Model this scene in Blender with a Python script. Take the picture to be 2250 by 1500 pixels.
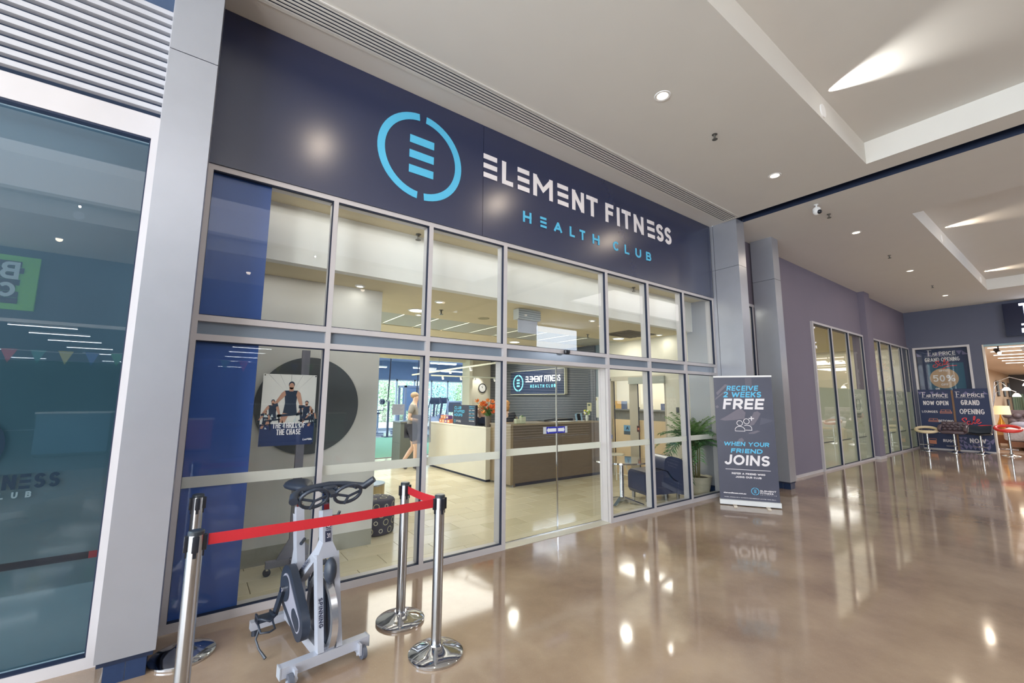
import bpy, bmesh, math, random
from mathutils import Vector, Matrix
random.seed(7)
R = math.radians
PI = math.pi
S = bpy.context.scene
COL = S.collection
for o in list(bpy.data.objects): bpy.data.objects.remove(o)

# ------------------------------------------------------------------ camera
cam = bpy.data.cameras.new('camera'); camo = bpy.data.objects.new('camera', cam); COL.objects.link(camo)
yaw, pit, rol = R(36.34348), R(7.620115), R(0.324646)
fw = Vector((math.sin(yaw)*math.cos(pit), math.cos(yaw)*math.cos(pit), math.sin(pit)))
rt = Vector((math.cos(yaw), -math.sin(yaw), 0)); up = rt.cross(fw)
r2 = rt*math.cos(rol)+up*math.sin(rol); u2 = -rt*math.sin(rol)+up*math.cos(rol)
m = Matrix((r2, u2, -fw)).transposed().to_4x4(); m.translation = Vector((0, 0, 1.55))
camo.matrix_world = m
cam.sensor_width = 36; cam.lens = 939.4512*36/2250; cam.clip_start = .05; cam.clip_end = 200
S.camera = camo

# ------------------------------------------------------------------ exposure, world, large lights
S.view_settings.view_transform = 'Standard'; S.view_settings.look = 'None'
S.view_settings.gamma = 1; S.view_settings.exposure = 0.98
try: S.view_settings.use_curve_mapping = False
except Exception: pass
W = bpy.data.worlds.new('sky'); S.world = W; W.use_nodes = True
bg = W.node_tree.nodes['Background']; bg.inputs[0].default_value = (.72, .86, 1, 1); bg.inputs[1].default_value = 3.2

def light(name, kind, loc, power, color=(1, 1, 1), size=.2, sizey=None, aim=None, parent=None, spot=60, blend=.5, disk=False):
    l = bpy.data.lights.new(name, kind); l.energy = power; l.color = color
    if kind == 'AREA':
        l.size = size
        if sizey: l.shape = 'RECTANGLE'; l.size_y = sizey
        elif disk: l.shape = 'DISK'
    elif kind == 'SPOT': l.spot_size = R(spot); l.spot_blend = blend; l.shadow_soft_size = size
    else: l.shadow_soft_size = size
    o = bpy.data.objects.new(name, l); COL.objects.link(o); o.location = loc
    if aim is not None: o.rotation_euler = (Vector(aim)-Vector(loc)).to_track_quat('-Z', 'Y').to_euler()
    if parent is not None:
        o.parent = parent; o.location = Vector(loc)-ORG.get(parent.name, Vector())
    return o
ORG = {}
WARM = (1, .84, .66); NEUT = (1, .93, .84); COOL = (.86, .93, 1); CREAM = (1, .955, .87)
light('skylight', 'AREA', (.6, -1.75, 4.89), 80, (.98, .97, 1), 11.5, 2.2, aim=(.6, -2.05, 0))
light('skylight', 'AREA', (13.3, -1.75, 4.89), 125, (1, .96, .94), 7.2, 2.2, aim=(13.3, -2.05, 0))
light('near_end_fill', 'AREA', (-7.9, -1.0, 2.3), 470, (.82, .92, 1), 8.5, 4.3, aim=(0, -1.0, 2.3))  # unseen cool fill added to lift the ceiling and side faces; no opening behind
light('corner_fill', 'AREA', (-6.7, -5.6, 2.2), 240, (.97, .97, 1), 2.5, 4.1, aim=(-6.7, 0, 2.2))  # unseen low fill added to brighten the foyer partition; no window there
light('foyer_ceiling_glow', 'AREA', (3.4, 6.4, 2.82), 115, CREAM, 6, .9, aim=(3.4, 6.4, 0))
light('foyer_ceiling_glow', 'AREA', (3.6, 8.9, 2.74), 75, CREAM, 4.5, 2, aim=(3.6, 8.9, 0))
light('foyer_fill', 'AREA', (3.5, 4.05, 3.27), 3.5, CREAM, 6.6, .22, aim=(3.5, 4.05, 0))  # fill added to brighten the front of the foyer, not a fitting
light('partition_fill', 'AREA', (.75, 4.48, 2.755), 1.2, NEUT, 1.6, .36, aim=(.75, 4.50, 1.1))  # fill added to lift the pale partition, not a fitting
light('bay_fill', 'AREA', (-1.4, 4.5, 3.9), 7, (.85, .95, 1), 1.2, aim=(-1.4, 4.4, 0))  # unseen fill added to lighten the dark bay
light('gym_glow', 'AREA', (7, 16, 3.3), 130, COOL, 7, 6, aim=(7, 16, 0))

# ------------------------------------------------------------------ helpers
def lin(c): return c/12.92 if c <= .04045 else ((c+.055)/1.055)**2.4
def rgb(*c): return tuple(lin(x/255) for x in c)+(1,)
MATS = {}
def mat(name, c, rough=.5, metal=0, noise=None, bump=None, coat=0, spec=.5, em=None, emc=None):
    if name in MATS: return MATS[name]
    m = bpy.data.materials.new(name); m.use_nodes = True; nt = m.node_tree; b = nt.nodes['Principled BSDF']
    b.inputs['Base Color'].default_value = rgb(*c); b.inputs['Roughness'].default_value = rough; b.inputs['Metallic'].default_value = metal
    b.inputs['Specular IOR Level'].default_value = spec
    if coat: b.inputs['Coat Weight'].default_value = coat; b.inputs['Coat Roughness'].default_value = .05
    if em: b.inputs['Emission Color'].default_value = rgb(*(emc or c)); b.inputs['Emission Strength'].default_value = em
    tc = nt.nodes.new('ShaderNodeTexCoord')
    sc, amt, st = noise or (6, .05, (1, 1, 1))
    mp = nt.nodes.new('ShaderNodeMapping'); mp.inputs['Scale'].default_value = st; nt.links.new(tc.outputs['Object'], mp.inputs[0])
    n = nt.nodes.new('ShaderNodeTexNoise'); n.inputs['Scale'].default_value = sc; n.inputs['Detail'].default_value = 4; nt.links.new(mp.outputs[0], n.inputs['Vector'])
    mx = nt.nodes.new('ShaderNodeMix'); mx.data_type = 'RGBA'
    a = rgb(*c); mx.inputs[6].default_value = tuple(x*(1-amt) for x in a[:3])+(1,); mx.inputs[7].default_value = tuple(min(1, x*(1+amt)) for x in a[:3])+(1,)
    nt.links.new(n.outputs[0], mx.inputs[0]); nt.links.new(mx.outputs[2], b.inputs['Base Color'])
    if bump:
        bp = nt.nodes.new('ShaderNodeBump'); bp.inputs['Strength'].default_value = bump[1]; bp.inputs['Distance'].default_value = .01
        n2 = nt.nodes.new('ShaderNodeTexNoise'); n2.inputs['Scale'].default_value = bump[0]; nt.links.new(mp.outputs[0], n2.inputs['Vector'])
        nt.links.new(n2.outputs[0], bp.inputs['Height']); nt.links.new(bp.outputs[0], b.inputs['Normal'])
    MATS[name] = m; return m
def glow(name, c, s):
    if name in MATS: return MATS[name]
    m = bpy.data.materials.new(name); m.use_nodes = True; nt = m.node_tree; nt.nodes.clear()
    e = nt.nodes.new('ShaderNodeEmission'); e.inputs[0].default_value = rgb(*c); e.inputs[1].default_value = s
    o = nt.nodes.new('ShaderNodeOutputMaterial'); nt.links.new(e.outputs[0], o.inputs[0]); MATS[name] = m; return m
def glassm(name, tint=(1, 1, 1), ior=1.5, frost=None, fmix=.6):
    """Pane: outer faces reflect by Fresnel, the rest passes; frost adds a milky translucent share."""
    if name in MATS: return MATS[name]
    m = bpy.data.materials.new(name); m.use_nodes = True; nt = m.node_tree; nt.nodes.clear(); N = nt.nodes.new; L = nt.links.new
    tr = N('ShaderNodeBsdfTransparent'); tr.inputs[0].default_value = tint+(1,)
    base = tr.outputs[0]
    if frost:
        tl = N('ShaderNodeBsdfTranslucent'); tl.inputs[0].default_value = rgb(*frost); df = N('ShaderNodeBsdfDiffuse'); df.inputs[0].default_value = rgb(*frost)
        m0 = N('ShaderNodeMixShader'); m0.inputs[0].default_value = .5; L(tl.outputs[0], m0.inputs[1]); L(df.outputs[0], m0.inputs[2])
        m1 = N('ShaderNodeMixShader'); m1.inputs[0].default_value = fmix; L(base, m1.inputs[1]); L(m0.outputs[0], m1.inputs[2]); base = m1.outputs[0]
    gl = N('ShaderNodeBsdfGlossy'); gl.inputs['Roughness'].default_value = .0 if not frost else .06
    fr = N('ShaderNodeFresnel'); fr.inputs[0].default_value = ior
    ge = N('ShaderNodeNewGeometry'); inv = N('ShaderNodeMath'); inv.operation = 'SUBTRACT'; inv.inputs[0].default_value = 1; L(ge.outputs['Backfacing'], inv.inputs[1])
    mu = N('ShaderNodeMath'); mu.operation = 'MULTIPLY'; L(fr.outputs[0], mu.inputs[0]); L(inv.outputs[0], mu.inputs[1])
    mx = N('ShaderNodeMixShader'); L(mu.outputs[0], mx.inputs[0]); L(base, mx.inputs[1]); L(gl.outputs[0], mx.inputs[2])
    o = N('ShaderNodeOutputMaterial'); L(mx.outputs[0], o.inputs[0]); MATS[name] = m; return m

class MB:
    def __init__(s): s.v = []; s.f = []
    def add(s, vs, fs):
        n = len(s.v); s.v += [tuple(x) for x in vs]; s.f += [tuple(i+n for i in f) for f in fs]; return s
    def box(s, x0, x1, y0, y1, z0, z1):
        x0, x1 = sorted((x0, x1)); y0, y1 = sorted((y0, y1)); z0, z1 = sorted((z0, z1))
        return s.add([(x0, y0, z0), (x1, y0, z0), (x1, y1, z0), (x0, y1, z0), (x0, y0, z1), (x1, y0, z1), (x1, y1, z1), (x0, y1, z1)],
            [(0, 3, 2, 1), (4, 5, 6, 7), (0, 1, 5, 4), (1, 2, 6, 5), (2, 3, 7, 6), (3, 0, 4, 7)])
    def rbox(s, x0, x1, y0, y1, z0, z1, r=.01, seg=3):
        bm = bmesh.new(); bmesh.ops.create_cube(bm, size=1)
        for v in bm.verts: v.co = Vector(((x0+x1)/2+v.co.x*abs(x1-x0), (y0+y1)/2+v.co.y*abs(y1-y0), (z0+z1)/2+v.co.z*abs(z1-z0)))
        bmesh.ops.bevel(bm, geom=bm.edges[:], offset=r, segments=seg, affect='EDGES', profile=.5)
        bm.verts.index_update(); s.add([v.co for v in bm.verts], [[v.index for v in f.verts] for f in bm.faces]); bm.free(); return s
    def beam(s, a, b, w, h, upv=(0, 0, 1)):
        a, b = Vector(a), Vector(b); d = (b-a).normalized(); sd = d.cross(Vector(upv))
        if sd.length < 1e-4: sd = d.cross(Vector((0, 1, 0)))
        sd.normalize(); u = sd.cross(d); vs = []
        for p in (a, b):
            for i, j in ((-1, -1), (1, -1), (1, 1), (-1, 1)): vs.append(p+sd*i*w/2+u*j*h/2)
        return s.add(vs, [(0, 1, 2, 3), (7, 6, 5, 4), (0, 4, 5, 1), (1, 5, 6, 2), (2, 6, 7, 3), (3, 7, 4, 0)])
    def tube(s, pts, r, seg=8, closed=False):
        pts = [Vector(p) for p in pts]; n = len(pts); rs = r if isinstance(r, (list, tuple)) else [r]*n
        base = len(s.v); prev = None
        for i, p in enumerate(pts):
            if closed: d = pts[(i+1) % n]-pts[i-1]
            else: d = pts[min(i+1, n-1)]-pts[max(i-1, 0)]
            d.normalize()
            if prev is None: a = d.cross(Vector((0, 0, 1))); a = a if a.length > .05 else d.cross(Vector((0, 1, 0)))
            else: a = prev-d*prev.dot(d)
            a.normalize(); prev = a; b = d.cross(a)
            for k in range(seg): t = 2*PI*k/seg; s.v.append(tuple(p+a*math.cos(t)*rs[i]+b*math.sin(t)*rs[i]))
        for i in range(n if closed else n-1):
            for k in range(seg):
                j = (i+1) % n; s.f.append((base+i*seg+k, base+i*seg+(k+1) % seg, base+j*seg+(k+1) % seg, base+j*seg+k))
        if not closed: s.f.append(tuple(base+k for k in range(seg))[::-1]); s.f.append(tuple(base+(n-1)*seg+k for k in range(seg)))
        return s
    def cyl(s, a, b, r, seg=20): return s.tube([a, b], r, seg)
    def lathe(s, prof, c=(0, 0, 0), seg=32, sx=1, sy=1):
        base = len(s.v)
        for r, z in prof:
            for k in range(seg): t = 2*PI*k/seg; s.v.append((c[0]+r*sx*math.cos(t), c[1]+r*sy*math.sin(t), c[2]+z))
        for i in range(len(prof)-1):
            for k in range(seg): s.f.append((base+i*seg+k, base+i*seg+(k+1) % seg, base+(i+1)*seg+(k+1) % seg, base+(i+1)*seg+k))
        s.f.append(tuple(base+k for k in range(seg))[::-1]); s.f.append(tuple(base+(len(prof)-1)*seg+k for k in range(seg))); return s
    def ball(s, c, rx, ry=None, rz=None, seg=14, rings=8):
        ry = ry or rx; rz = rz or rx; base = len(s.v)
        for i in range(1, rings):
            a = PI*i/rings
            for k in range(seg): t = 2*PI*k/seg; s.v.append((c[0]+rx*math.sin(a)*math.cos(t), c[1]+ry*math.sin(a)*math.sin(t), c[2]-rz*math.cos(a)))
        s.v.append((c[0], c[1], c[2]-rz)); s.v.append((c[0], c[1], c[2]+rz)); lo = base+(rings-1)*seg
        for i in range(rings-2):
            for k in range(seg): s.f.append((base+i*seg+k, base+i*seg+(k+1) % seg, base+(i+1)*seg+(k+1) % seg, base+(i+1)*seg+k))
        for k in range(seg): s.f.append((lo, base+(k+1) % seg, base+k)); s.f.append((lo+1, base+(rings-2)*seg+k, base+(rings-2)*seg+(k+1) % seg))
        return s
    def flat(s, polys, O, U, V, d=0.0):
        """2-D polygons laid on a plane; d thickens them towards U x V."""
        O, U, V = Vector(O), Vector(U), Vector(V); N = U.cross(V).normalized()
        for p in polys:
            pts = [O+U*q[0]+V*q[1]+N*(d+(q[2] if len(q) > 2 else 0)) for q in p]; n = len(pts)
            ar = sum(p[i][0]*p[(i+1) % n][1]-p[(i+1) % n][0]*p[i][1] for i in range(n))
            idx = list(range(n)) if ar > 0 else list(range(n))[::-1]
            if d > .0015:
                vs = pts+[q-N*d for q in pts]; s.add(vs, [idx]+[(idx[i], idx[i]+n, idx[(i+1) % n]+n, idx[(i+1) % n]) for i in range(n)])
            else: s.add(pts, [idx])
        return s
def ob(name, mb, material, parent=None, smooth=None):
    me = bpy.data.meshes.new(name); off = ORG.get(parent.name, Vector()) if parent else Vector()
    me.from_pydata([Vector(v)-off for v in mb.v], [], mb.f); me.update()
    if smooth:
        for p in me.polygons: p.use_smooth = True
        try: me.set_sharp_from_angle(angle=R(smooth))
        except Exception: pass
    if isinstance(material, (list, tuple)):
        for q in material: me.materials.append(q)
    else: me.materials.append(material)
    o = bpy.data.objects.new(name, me); COL.objects.link(o)
    if parent: o.parent = parent; ORG[o.name] = off
    return o
def tag(o, label, cat, group=None, kind=None):
    o['label'] = label
    if cat: o['category'] = cat
    if group: o['group'] = group
    if kind: o['kind'] = kind
    return o
def E(name, label, cat, loc=(0, 0, 0), group=None, kind=None):
    o = bpy.data.objects.new(name, None); COL.objects.link(o); o.location = loc; ORG[o.name] = Vector(loc); o.empty_display_size = .1
    return tag(o, label, cat, group, kind)
def copy_tree(o, parent=None):
    c = o.copy(); COL.objects.link(c); c.parent = parent
    for ch in o.children: copy_tree(ch, c)
    return c
def box(name, x0, x1, y0, y1, z0, z1, m_, parent=None): return ob(name, MB().box(x0, x1, y0, y1, z0, z1), m_, parent)
def sbox(name, label, x0, x1, y0, y1, z0, z1, m_): return tag(box(name, x0, x1, y0, y1, z0, z1, m_), label, name.split('_')[0], None, 'structure')

# ---- stroke lettering
def arc(cx, cy, rx, ry, a0, a1, n=9): return [(cx+rx*math.cos(R(a0+(a1-a0)*i/n)), cy+ry*math.sin(R(a0+(a1-a0)*i/n))) for i in range(n+1)]
G = {'A': (.95, [[(0, 0), (.5, 1), (1, 0)], [(.2, .3), (.8, .3)]]),
 'B': (.72, [[(0, 0), (0, 1)], [(0, 1), (.55, 1)]+arc(.55, .76, .4, .24, 90, -90)+[(0, .52)], [(.55, .52)]+arc(.58, .26, .42, .26, 90, -90)+[(0, 0)]]),
 'C': (.8, [arc(.55, .5, .55, .5, 48, 312, 14)]), 'D': (.8, [[(0, 0), (0, 1), (.45, 1)]+arc(.45, .5, .55, .5, 90, -90, 12)+[(0, 0)]]),
 'E': (.66, [[(1, 1), (0, 1), (0, 0), (1, 0)], [(0, .5), (.9, .5)]]), '#': (.66, [[(0, 1), (1, 1)], [(0, .5), (1, .5)], [(0, 0), (1, 0)]]),
 'F': (.64, [[(1, 1), (0, 1), (0, 0)], [(0, .52), (.85, .52)]]), 'G': (.85, [arc(.52, .5, .52, .5, 48, 350, 14)+[(1, .46), (.6, .46)]]),
 'H': (.75, [[(0, 0), (0, 1)], [(1, 0), (1, 1)], [(0, .5), (1, .5)]]), 'I': (.0, [[(0, 0), (0, 1)]]),
 'J': (.62, [[(1, 1), (1, .3)]+arc(.5, .3, .5, .3, 0, -160, 8)]), 'K': (.75, [[(0, 0), (0, 1)], [(1, 1), (.05, .42)], [(.35, .6), (1, 0)]]),
 'L': (.6, [[(0, 1), (0, 0), (1, 0)]]), 'M': (1.1, [[(0, 0), (0, 1), (.5, .35), (1, 1), (1, 0)]]), 'N': (.8, [[(0, 0), (0, 1), (1, 0), (1, 1)]]),
 'O': (.95, [arc(.5, .5, .5, .5, 0, 360, 20)]), 'P': (.7, [[(0, 0), (0, 1)], [(0, 1), (.55, 1)]+arc(.55, .73, .45, .27, 90, -90)+[(0, .46)]]),
 'R': (.74, [[(0, 0), (0, 1)], [(0, 1), (.55, 1)]+arc(.55, .73, .43, .27, 90, -90)+[(0, .46)], [(.5, .46), (1, 0)]]),
 'S': (.7, [arc(.5, .75, .48, .25, 30, 270, 10)+arc(.5, .25, .5, .25, 90, -150, 10)[1:]]), 'T': (.76, [[(0, 1), (1, 1)], [(.5, 1), (.5, 0)]]),
 'U': (.75, [[(0, 1), (0, .38)]+arc(.5, .38, .5, .38, 180, 360, 10)+[(1, 1)]]), 'V': (.9, [[(0, 1), (.5, 0), (1, 1)]]),
 'W': (1.25, [[(0, 1), (.25, 0), (.5, .9), (.75, 0), (1, 1)]]), 'X': (.8, [[(0, 0), (1, 1)], [(0, 1), (1, 0)]]), 'Y': (.85, [[(0, 1), (.5, .48), (1, 1)], [(.5, .48), (.5, 0)]]),
 '0': (.66, [arc(.5, .5, .5, .5, 0, 360, 16)]), '1': (.4, [[(.2, .8), (.8, 1), (.8, 0)]]), '2': (.68, [arc(.5, .7, .5, .3, 165, -25, 9)+[(0, 0), (1, 0)]]),
 '3': (.66, [arc(.45, .76, .48, .24, 150, -90, 9)+arc(.45, .27, .53, .27, 90, -150, 9)[1:]]), '4': (.7, [[(.8, 0), (.8, 1), (0, .3), (1, .3)]]), '7': (.62, [[(0, 1), (1, 1), (.35, 0)]]), '5': (.68, [[(.95, 1), (.12, 1), (.05, .55)]+arc(.45, .33, .53, .33, 120, -140, 10)]),
 '6': (.66, [arc(.5, .32, .5, .32, 0, 360, 12), [(.02, .4), (.7, 1)]]), '8': (.66, [arc(.5, .76, .42, .24, 0, 360, 12), arc(.5, .27, .5, .27, 0, 360, 12)]), '9': (.66, [arc(.5, .68, .5, .32, 0, 360, 12), [(.98, .6), (.4, 0)]]),
 '%': (1.1, [arc(.2, .78, .17, .22, 0, 360, 10), arc(.8, .22, .17, .22, 0, 360, 10), [(.2, 0), (.8, 1)]]), '*': (.3, [[(.5, .7), (.5, 1)], [(.2, .8), (.8, .9)]]),
 '.': (.02, [[(0, 0), (0, .06)]]), '-': (.4, [[(0, .45), (1, .45)]]), ':': (.02, [[(0, .1), (0, .16)], [(0, .7), (0, .76)]]), '+': (.6, [[(0, .5), (1, .5)], [(.5, .15), (.5, .85)]])}
def strokes(pl):
    """cut a polyline where it turns sharply, so each leg keeps its full weight"""
    out = [[pl[0]]]
    for i in range(1, len(pl)):
        out[-1].append(pl[i])
        if i < len(pl)-1:
            a = Vector(pl[i])-Vector(pl[i-1]); b = Vector(pl[i+1])-Vector(pl[i])
            if a.length > 1e-6 and b.length > 1e-6 and a.angle(b) > R(100): out.append([pl[i]])
    return out
def ribbon(pts, t, cap=True):
    pts = [p for i, p in enumerate(pts) if i == 0 or abs(p[0]-pts[i-1][0])+abs(p[1]-pts[i-1][1]) > 1e-6]
    closed = abs(pts[0][0]-pts[-1][0]) < 1e-6 and abs(pts[0][1]-pts[-1][1]) < 1e-6 and len(pts) > 3
    P = [Vector(p) for p in pts]
    if closed: P = P[:-1]
    n = len(P); L = []; Q = []
    if not closed and cap:
        for i_, j_ in ((0, 1), (-1, -2)):
            d_ = (P[i_]-P[j_]).normalized(); P[i_] = P[i_]+d_*t/2*(.98 if min(abs(d_.x), abs(d_.y)) < .02 else .45)
    for i in range(n):
        if closed: a, b = P[i]-P[i-1], P[(i+1) % n]-P[i]
        else: a = P[i]-P[i-1] if i else P[1]-P[0]; b = P[i+1]-P[i] if i < n-1 else P[i]-P[i-1]
        a = a.normalized(); b = b.normalized(); na = Vector((-a.y, a.x)); nb = Vector((-b.y, b.x)); mm = na+nb
        if mm.length < .3: mm = na
        mm = mm.normalized(); k = min(1.3, 1/max(.45, mm.dot(na))); L.append(P[i]+mm*t/2*k); Q.append(P[i]-mm*t/2*k)
    out = []
    for i in range(n if closed else n-1):
        j = (i+1) % n; out.append([tuple(Q[i]), tuple(Q[j]), tuple(L[j]), tuple(L[i])])
    return out
def glyphs(s, h, t, sp=.12, width=None, shear=0, wsc=1, x0=0, align='l'):
    """list of (polys) per letter on baseline y=0; sp = gap as share of h; width forces the line's total width."""
    items = []; x = 0
    for ch in s:
        if ch == ' ': x += h*.42*wsc; items.append(None); continue
        w, st = G[ch]; gw = max(w*h*wsc, t); items.append((x, gw, st)); x += gw+sp*h
    tot = x-sp*h; k = (width/tot) if width else 1
    sx = x0-(tot*k/2 if align == 'c' else tot*k if align == 'r' else 0)
    res = []
    for it in items:
        if it is None: continue
        gx, gw, st = it; polys = []
        tt = t
        for si, pl in enumerate(st):
            q = [(t/2+px*(gw*k-t)if gw*k > t*1.01 else t/2, t/2+py*(h-t)) for px, py in pl]
            q = [(sx+gx*k+a, b) for a, b in q]
            for sj, q_ in enumerate(strokes(q)): polys += [[(a+b*shear, b, (si*3+sj)*max(.0002, h*.004)) for a, b in p] for p in ribbon(q_, tt)]
        res.append(polys)
    return res
def write(name, s, h, t, O, U, V, material, parent, d=.001, **kw):
    if h >= .033:
        for g in glyphs(s, h, t, **kw): o = ob('letter', MB().flat(g, O, U, V, d), material, parent)
        return o
    mb = MB()
    for g in glyphs(s, h, t, **kw): mb.flat(g, O, U, V, d)
    return ob(name, mb, material, parent)
def font_text(name, s, size, O, U, V, material, parent, width=None, align='CENTER', shear=0, bold=0):
    cu = bpy.data.curves.new(name, 'FONT'); cu.body = s; cu.size = size; cu.align_x = align; cu.shear = shear; cu.offset = bold; cu.resolution_u = 2
    t = bpy.data.objects.new(name, cu); COL.objects.link(t); dg = bpy.context.evaluated_depsgraph_get(); me = bpy.data.meshes.new_from_object(t.evaluated_get(dg))
    bpy.data.objects.remove(t)
    xs = [v.co.x for v in me.vertices]; k = 1
    if width and xs: k = width/(max(xs)-min(xs))
    O, U, V = Vector(O), Vector(U), Vector(V); N = U.cross(V).normalized(); mb = MB()
    mb.add([O+U*v.co.x*k+V*v.co.y+N*.001 for v in me.vertices], [tuple(p.vertices) for p in me.polygons]); bpy.data.meshes.remove(me)
    return ob(name, mb, material, parent)
def ring2(cx, cy, r1, r0, a0, a1, n=28):
    return [[(cx+r0*math.cos(a)*1, cy+r0*math.sin(a)), (cx+r1*math.cos(a), cy+r1*math.sin(a)), (cx+r1*math.cos(b), cy+r1*math.sin(b)), (cx+r0*math.cos(b), cy+r0*math.sin(b))]
            for i in range(n) for a, b in [(R(a0+(a1-a0)*i/n), R(a0+(a1-a0)*(i+1)/n))]]
def disc2(cx, cy, rx, ry=None, n=28): return [[(cx+rx*math.cos(2*PI*i/n), cy+(ry or rx)*math.sin(2*PI*i/n)) for i in range(n)]]
def rect2(x0, x1, y0, y1): return [[(x0, y0), (x1, y0), (x1, y1), (x0, y1)]]
def logo(parent, cx, cy, r, O, U, V, m_ring, d=.001):
    """broken ring with three bars inside"""
    for a0, a1 in ((95, 265), (-85, 85)):
        ob('logo_ring', MB().flat(ring2(cx, cy, r, r*.84, a0, a1), O, U, V, d), m_ring, parent)
    for k in (-1, 0, 1):
        ob('logo_bar', MB().flat(rect2(cx-r*.29, cx+r*.29, cy+k*r*.35-r*.09, cy+k*r*.35+r*.09), O, U, V, d), m_ring, parent)
def skin(pts, edges, radii, sub=2):
    bm = bmesh.new(); lay = bm.verts.layers.skin.verify(); vs = []
    for i, p in enumerate(pts):
        v = bm.verts.new(p); r = radii[i]; v[lay].radius = (r, r) if not isinstance(r, tuple) else r; v[lay].use_root = (i == 0); vs.append(v)
    for a, b in edges: bm.edges.new((vs[a], vs[b]))
    me = bpy.data.meshes.new('t'); bm.to_mesh(me); bm.free(); o = bpy.data.objects.new('t', me); COL.objects.link(o)
    sk = o.modifiers.new('s', 'SKIN'); sk.use_smooth_shade = True; ss = o.modifiers.new('u', 'SUBSURF'); ss.levels = sub; ss.render_levels = sub
    dg = bpy.context.evaluated_depsgraph_get(); out = bpy.data.meshes.new_from_object(o.evaluated_get(dg)); mb = MB(); mb.add([v.co.copy() for v in out.vertices], [tuple(p.vertices) for p in out.polygons])
    bpy.data.objects.remove(o); bpy.data.meshes.remove(out); return mb

# ------------------------------------------------------------------ materials
CEIL = mat('ceiling_paint', (220, 218, 213), .9, noise=(3, .02, (1, 1, 1)))
INWALL = mat('cool_white_wall', (236, 236, 233), .8)
CREAMW = mat('cream_wall', (226, 221, 204), .8)
INCEIL = mat('cream_ceiling', (222, 210, 180), .9)
NAVY = mat('dark_navy_paint', (24, 40, 70), .6)
FASCIA = mat('fascia_gloss', (36, 46, 80), .27, spec=1.0, noise=(90, .05, (1, 1, 1)))
SILVER = mat('silver_cladding', (172, 175, 184), .34, metal=.55)
FRAME = mat('silver_window_frame', (198, 194, 196), .45, metal=.12)
GASKET = mat('dark_gasket', (14, 30, 58), .6)
PLUM = mat('plum_paint', (122, 115, 130), .8, noise=(2, .04, (1, 1, 1)))
SLATE = mat('slate_paint', (98, 102, 120), .8, noise=(2, .04, (1, 1, 1)))
GLASS = glassm('clear_glass', (.955, .97, .965))
TEAL = glassm('tinted_glass', (.68, .76, .78), 1.75)
FROST = glassm('frosted_glass', (.8, .86, .88), 1.9, (116, 136, 144), .84)
FROSTC = glassm('frosted_cream_glass', (.9, .95, .9), 1.7, (234, 238, 222), .8)
FROSTD = glassm('frosted_warm_glass', (1, 1, 1), 1.2, (240, 226, 200), .85)
CLEAR = glassm('plain_clear_glass', (.98, .98, .98))
DOORG = glassm('door_glass', (.95, .97, .95), 1.85)
BAND = glassm('milky_band', (1, 1, 1), 1.2, (238, 240, 234), .9)
WHITE = mat('white_paint', (238, 238, 238), .6)
WHITEP = mat('white_print', (236, 232, 236), .5)
CYAN = mat('cyan_print', (88, 190, 232), .5)
BLACK = mat('black_plastic', (26, 30, 40), .35)
BLUEF = mat('blue_film', (58, 92, 166), .3)
CHROME = mat('chrome', (205, 207, 212), .08, metal=1)
STEEL = mat('brushed_steel', (176, 178, 182), .24, metal=1, noise=(30, .05, (1, 1, .02)))
RED = mat('red_webbing', (186, 30, 42), .6, noise=(160, .08, (1, 1, 1)))
WOOD = mat('brown_timber', (110, 96, 84), .35, noise=(7, .25, (1, 1, 9)), coat=.3)
DKWOOD = mat('dark_timber', (74, 78, 88), .35, noise=(7, .25, (1, .6, 12)))

# ------------------------------------------------------------------ floor
def concrete():
    m = bpy.data.materials.new('polished_concrete'); m.use_nodes = True; nt = m.node_tree; b = nt.nodes['Principled BSDF']; N = nt.nodes.new; L = nt.links.new
    tc = N('ShaderNodeTexCoord'); r = N('ShaderNodeValToRGB'); n = N('ShaderNodeTexNoise'); n.inputs['Scale'].default_value = .9; n.inputs['Detail'].default_value = 6; n.inputs['Roughness'].default_value = .6
    L(tc.outputs['Object'], n.inputs['Vector']); L(n.outputs[0], r.inputs[0])
    r.color_ramp.elements[0].position = .36; r.color_ramp.elements[0].color = rgb(142, 120, 102); r.color_ramp.elements[1].position = .66; r.color_ramp.elements[1].color = rgb(176, 154, 131)
    v = N('ShaderNodeTexVoronoi'); v.inputs['Scale'].default_value = 90; L(tc.outputs['Object'], v.inputs['Vector'])
    lt = N('ShaderNodeMath'); lt.operation = 'LESS_THAN'; lt.inputs[1].default_value = .16; L(v.outputs['Distance'], lt.inputs[0])
    ml = N('ShaderNodeMath'); ml.operation = 'MULTIPLY'; ml.inputs[1].default_value = .18; L(lt.outputs[0], ml.inputs[0])
    mx = N('ShaderNodeMix'); mx.data_type = 'RGBA'; L(ml.outputs[0], mx.inputs[0]); L(r.outputs[0], mx.inputs[6]); mx.inputs[7].default_value = rgb(214, 204, 186)
    L(mx.outputs[2], b.inputs['Base Color'])
    n2 = N('ShaderNodeTexNoise'); n2.inputs['Scale'].default_value = 2.2; L(tc.outputs['Object'], n2.inputs['Vector'])
    mr = N('ShaderNodeMapRange'); mr.inputs[3].default_value = .045; mr.inputs[4].default_value = .115; L(n2.outputs[0], mr.inputs[0]); L(mr.outputs[0], b.inputs['Roughness'])
    b.inputs['Specular IOR Level'].default_value = .75
    bp = N('ShaderNodeBump'); bp.inputs['Strength'].default_value = .05; bp.inputs['Distance'].default_value = .02; L(n2.outputs[0], bp.inputs['Height']); L(bp.outputs[0], b.inputs['Normal'])
    return m
CONC = concrete()
mb = MB().box(-8, 19.9, -5.75, 3.86, -.2, 0)
tag(ob('floor', mb, CONC), 'polished brown concrete floor of the mall walkway', 'floor', None, 'structure')
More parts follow.
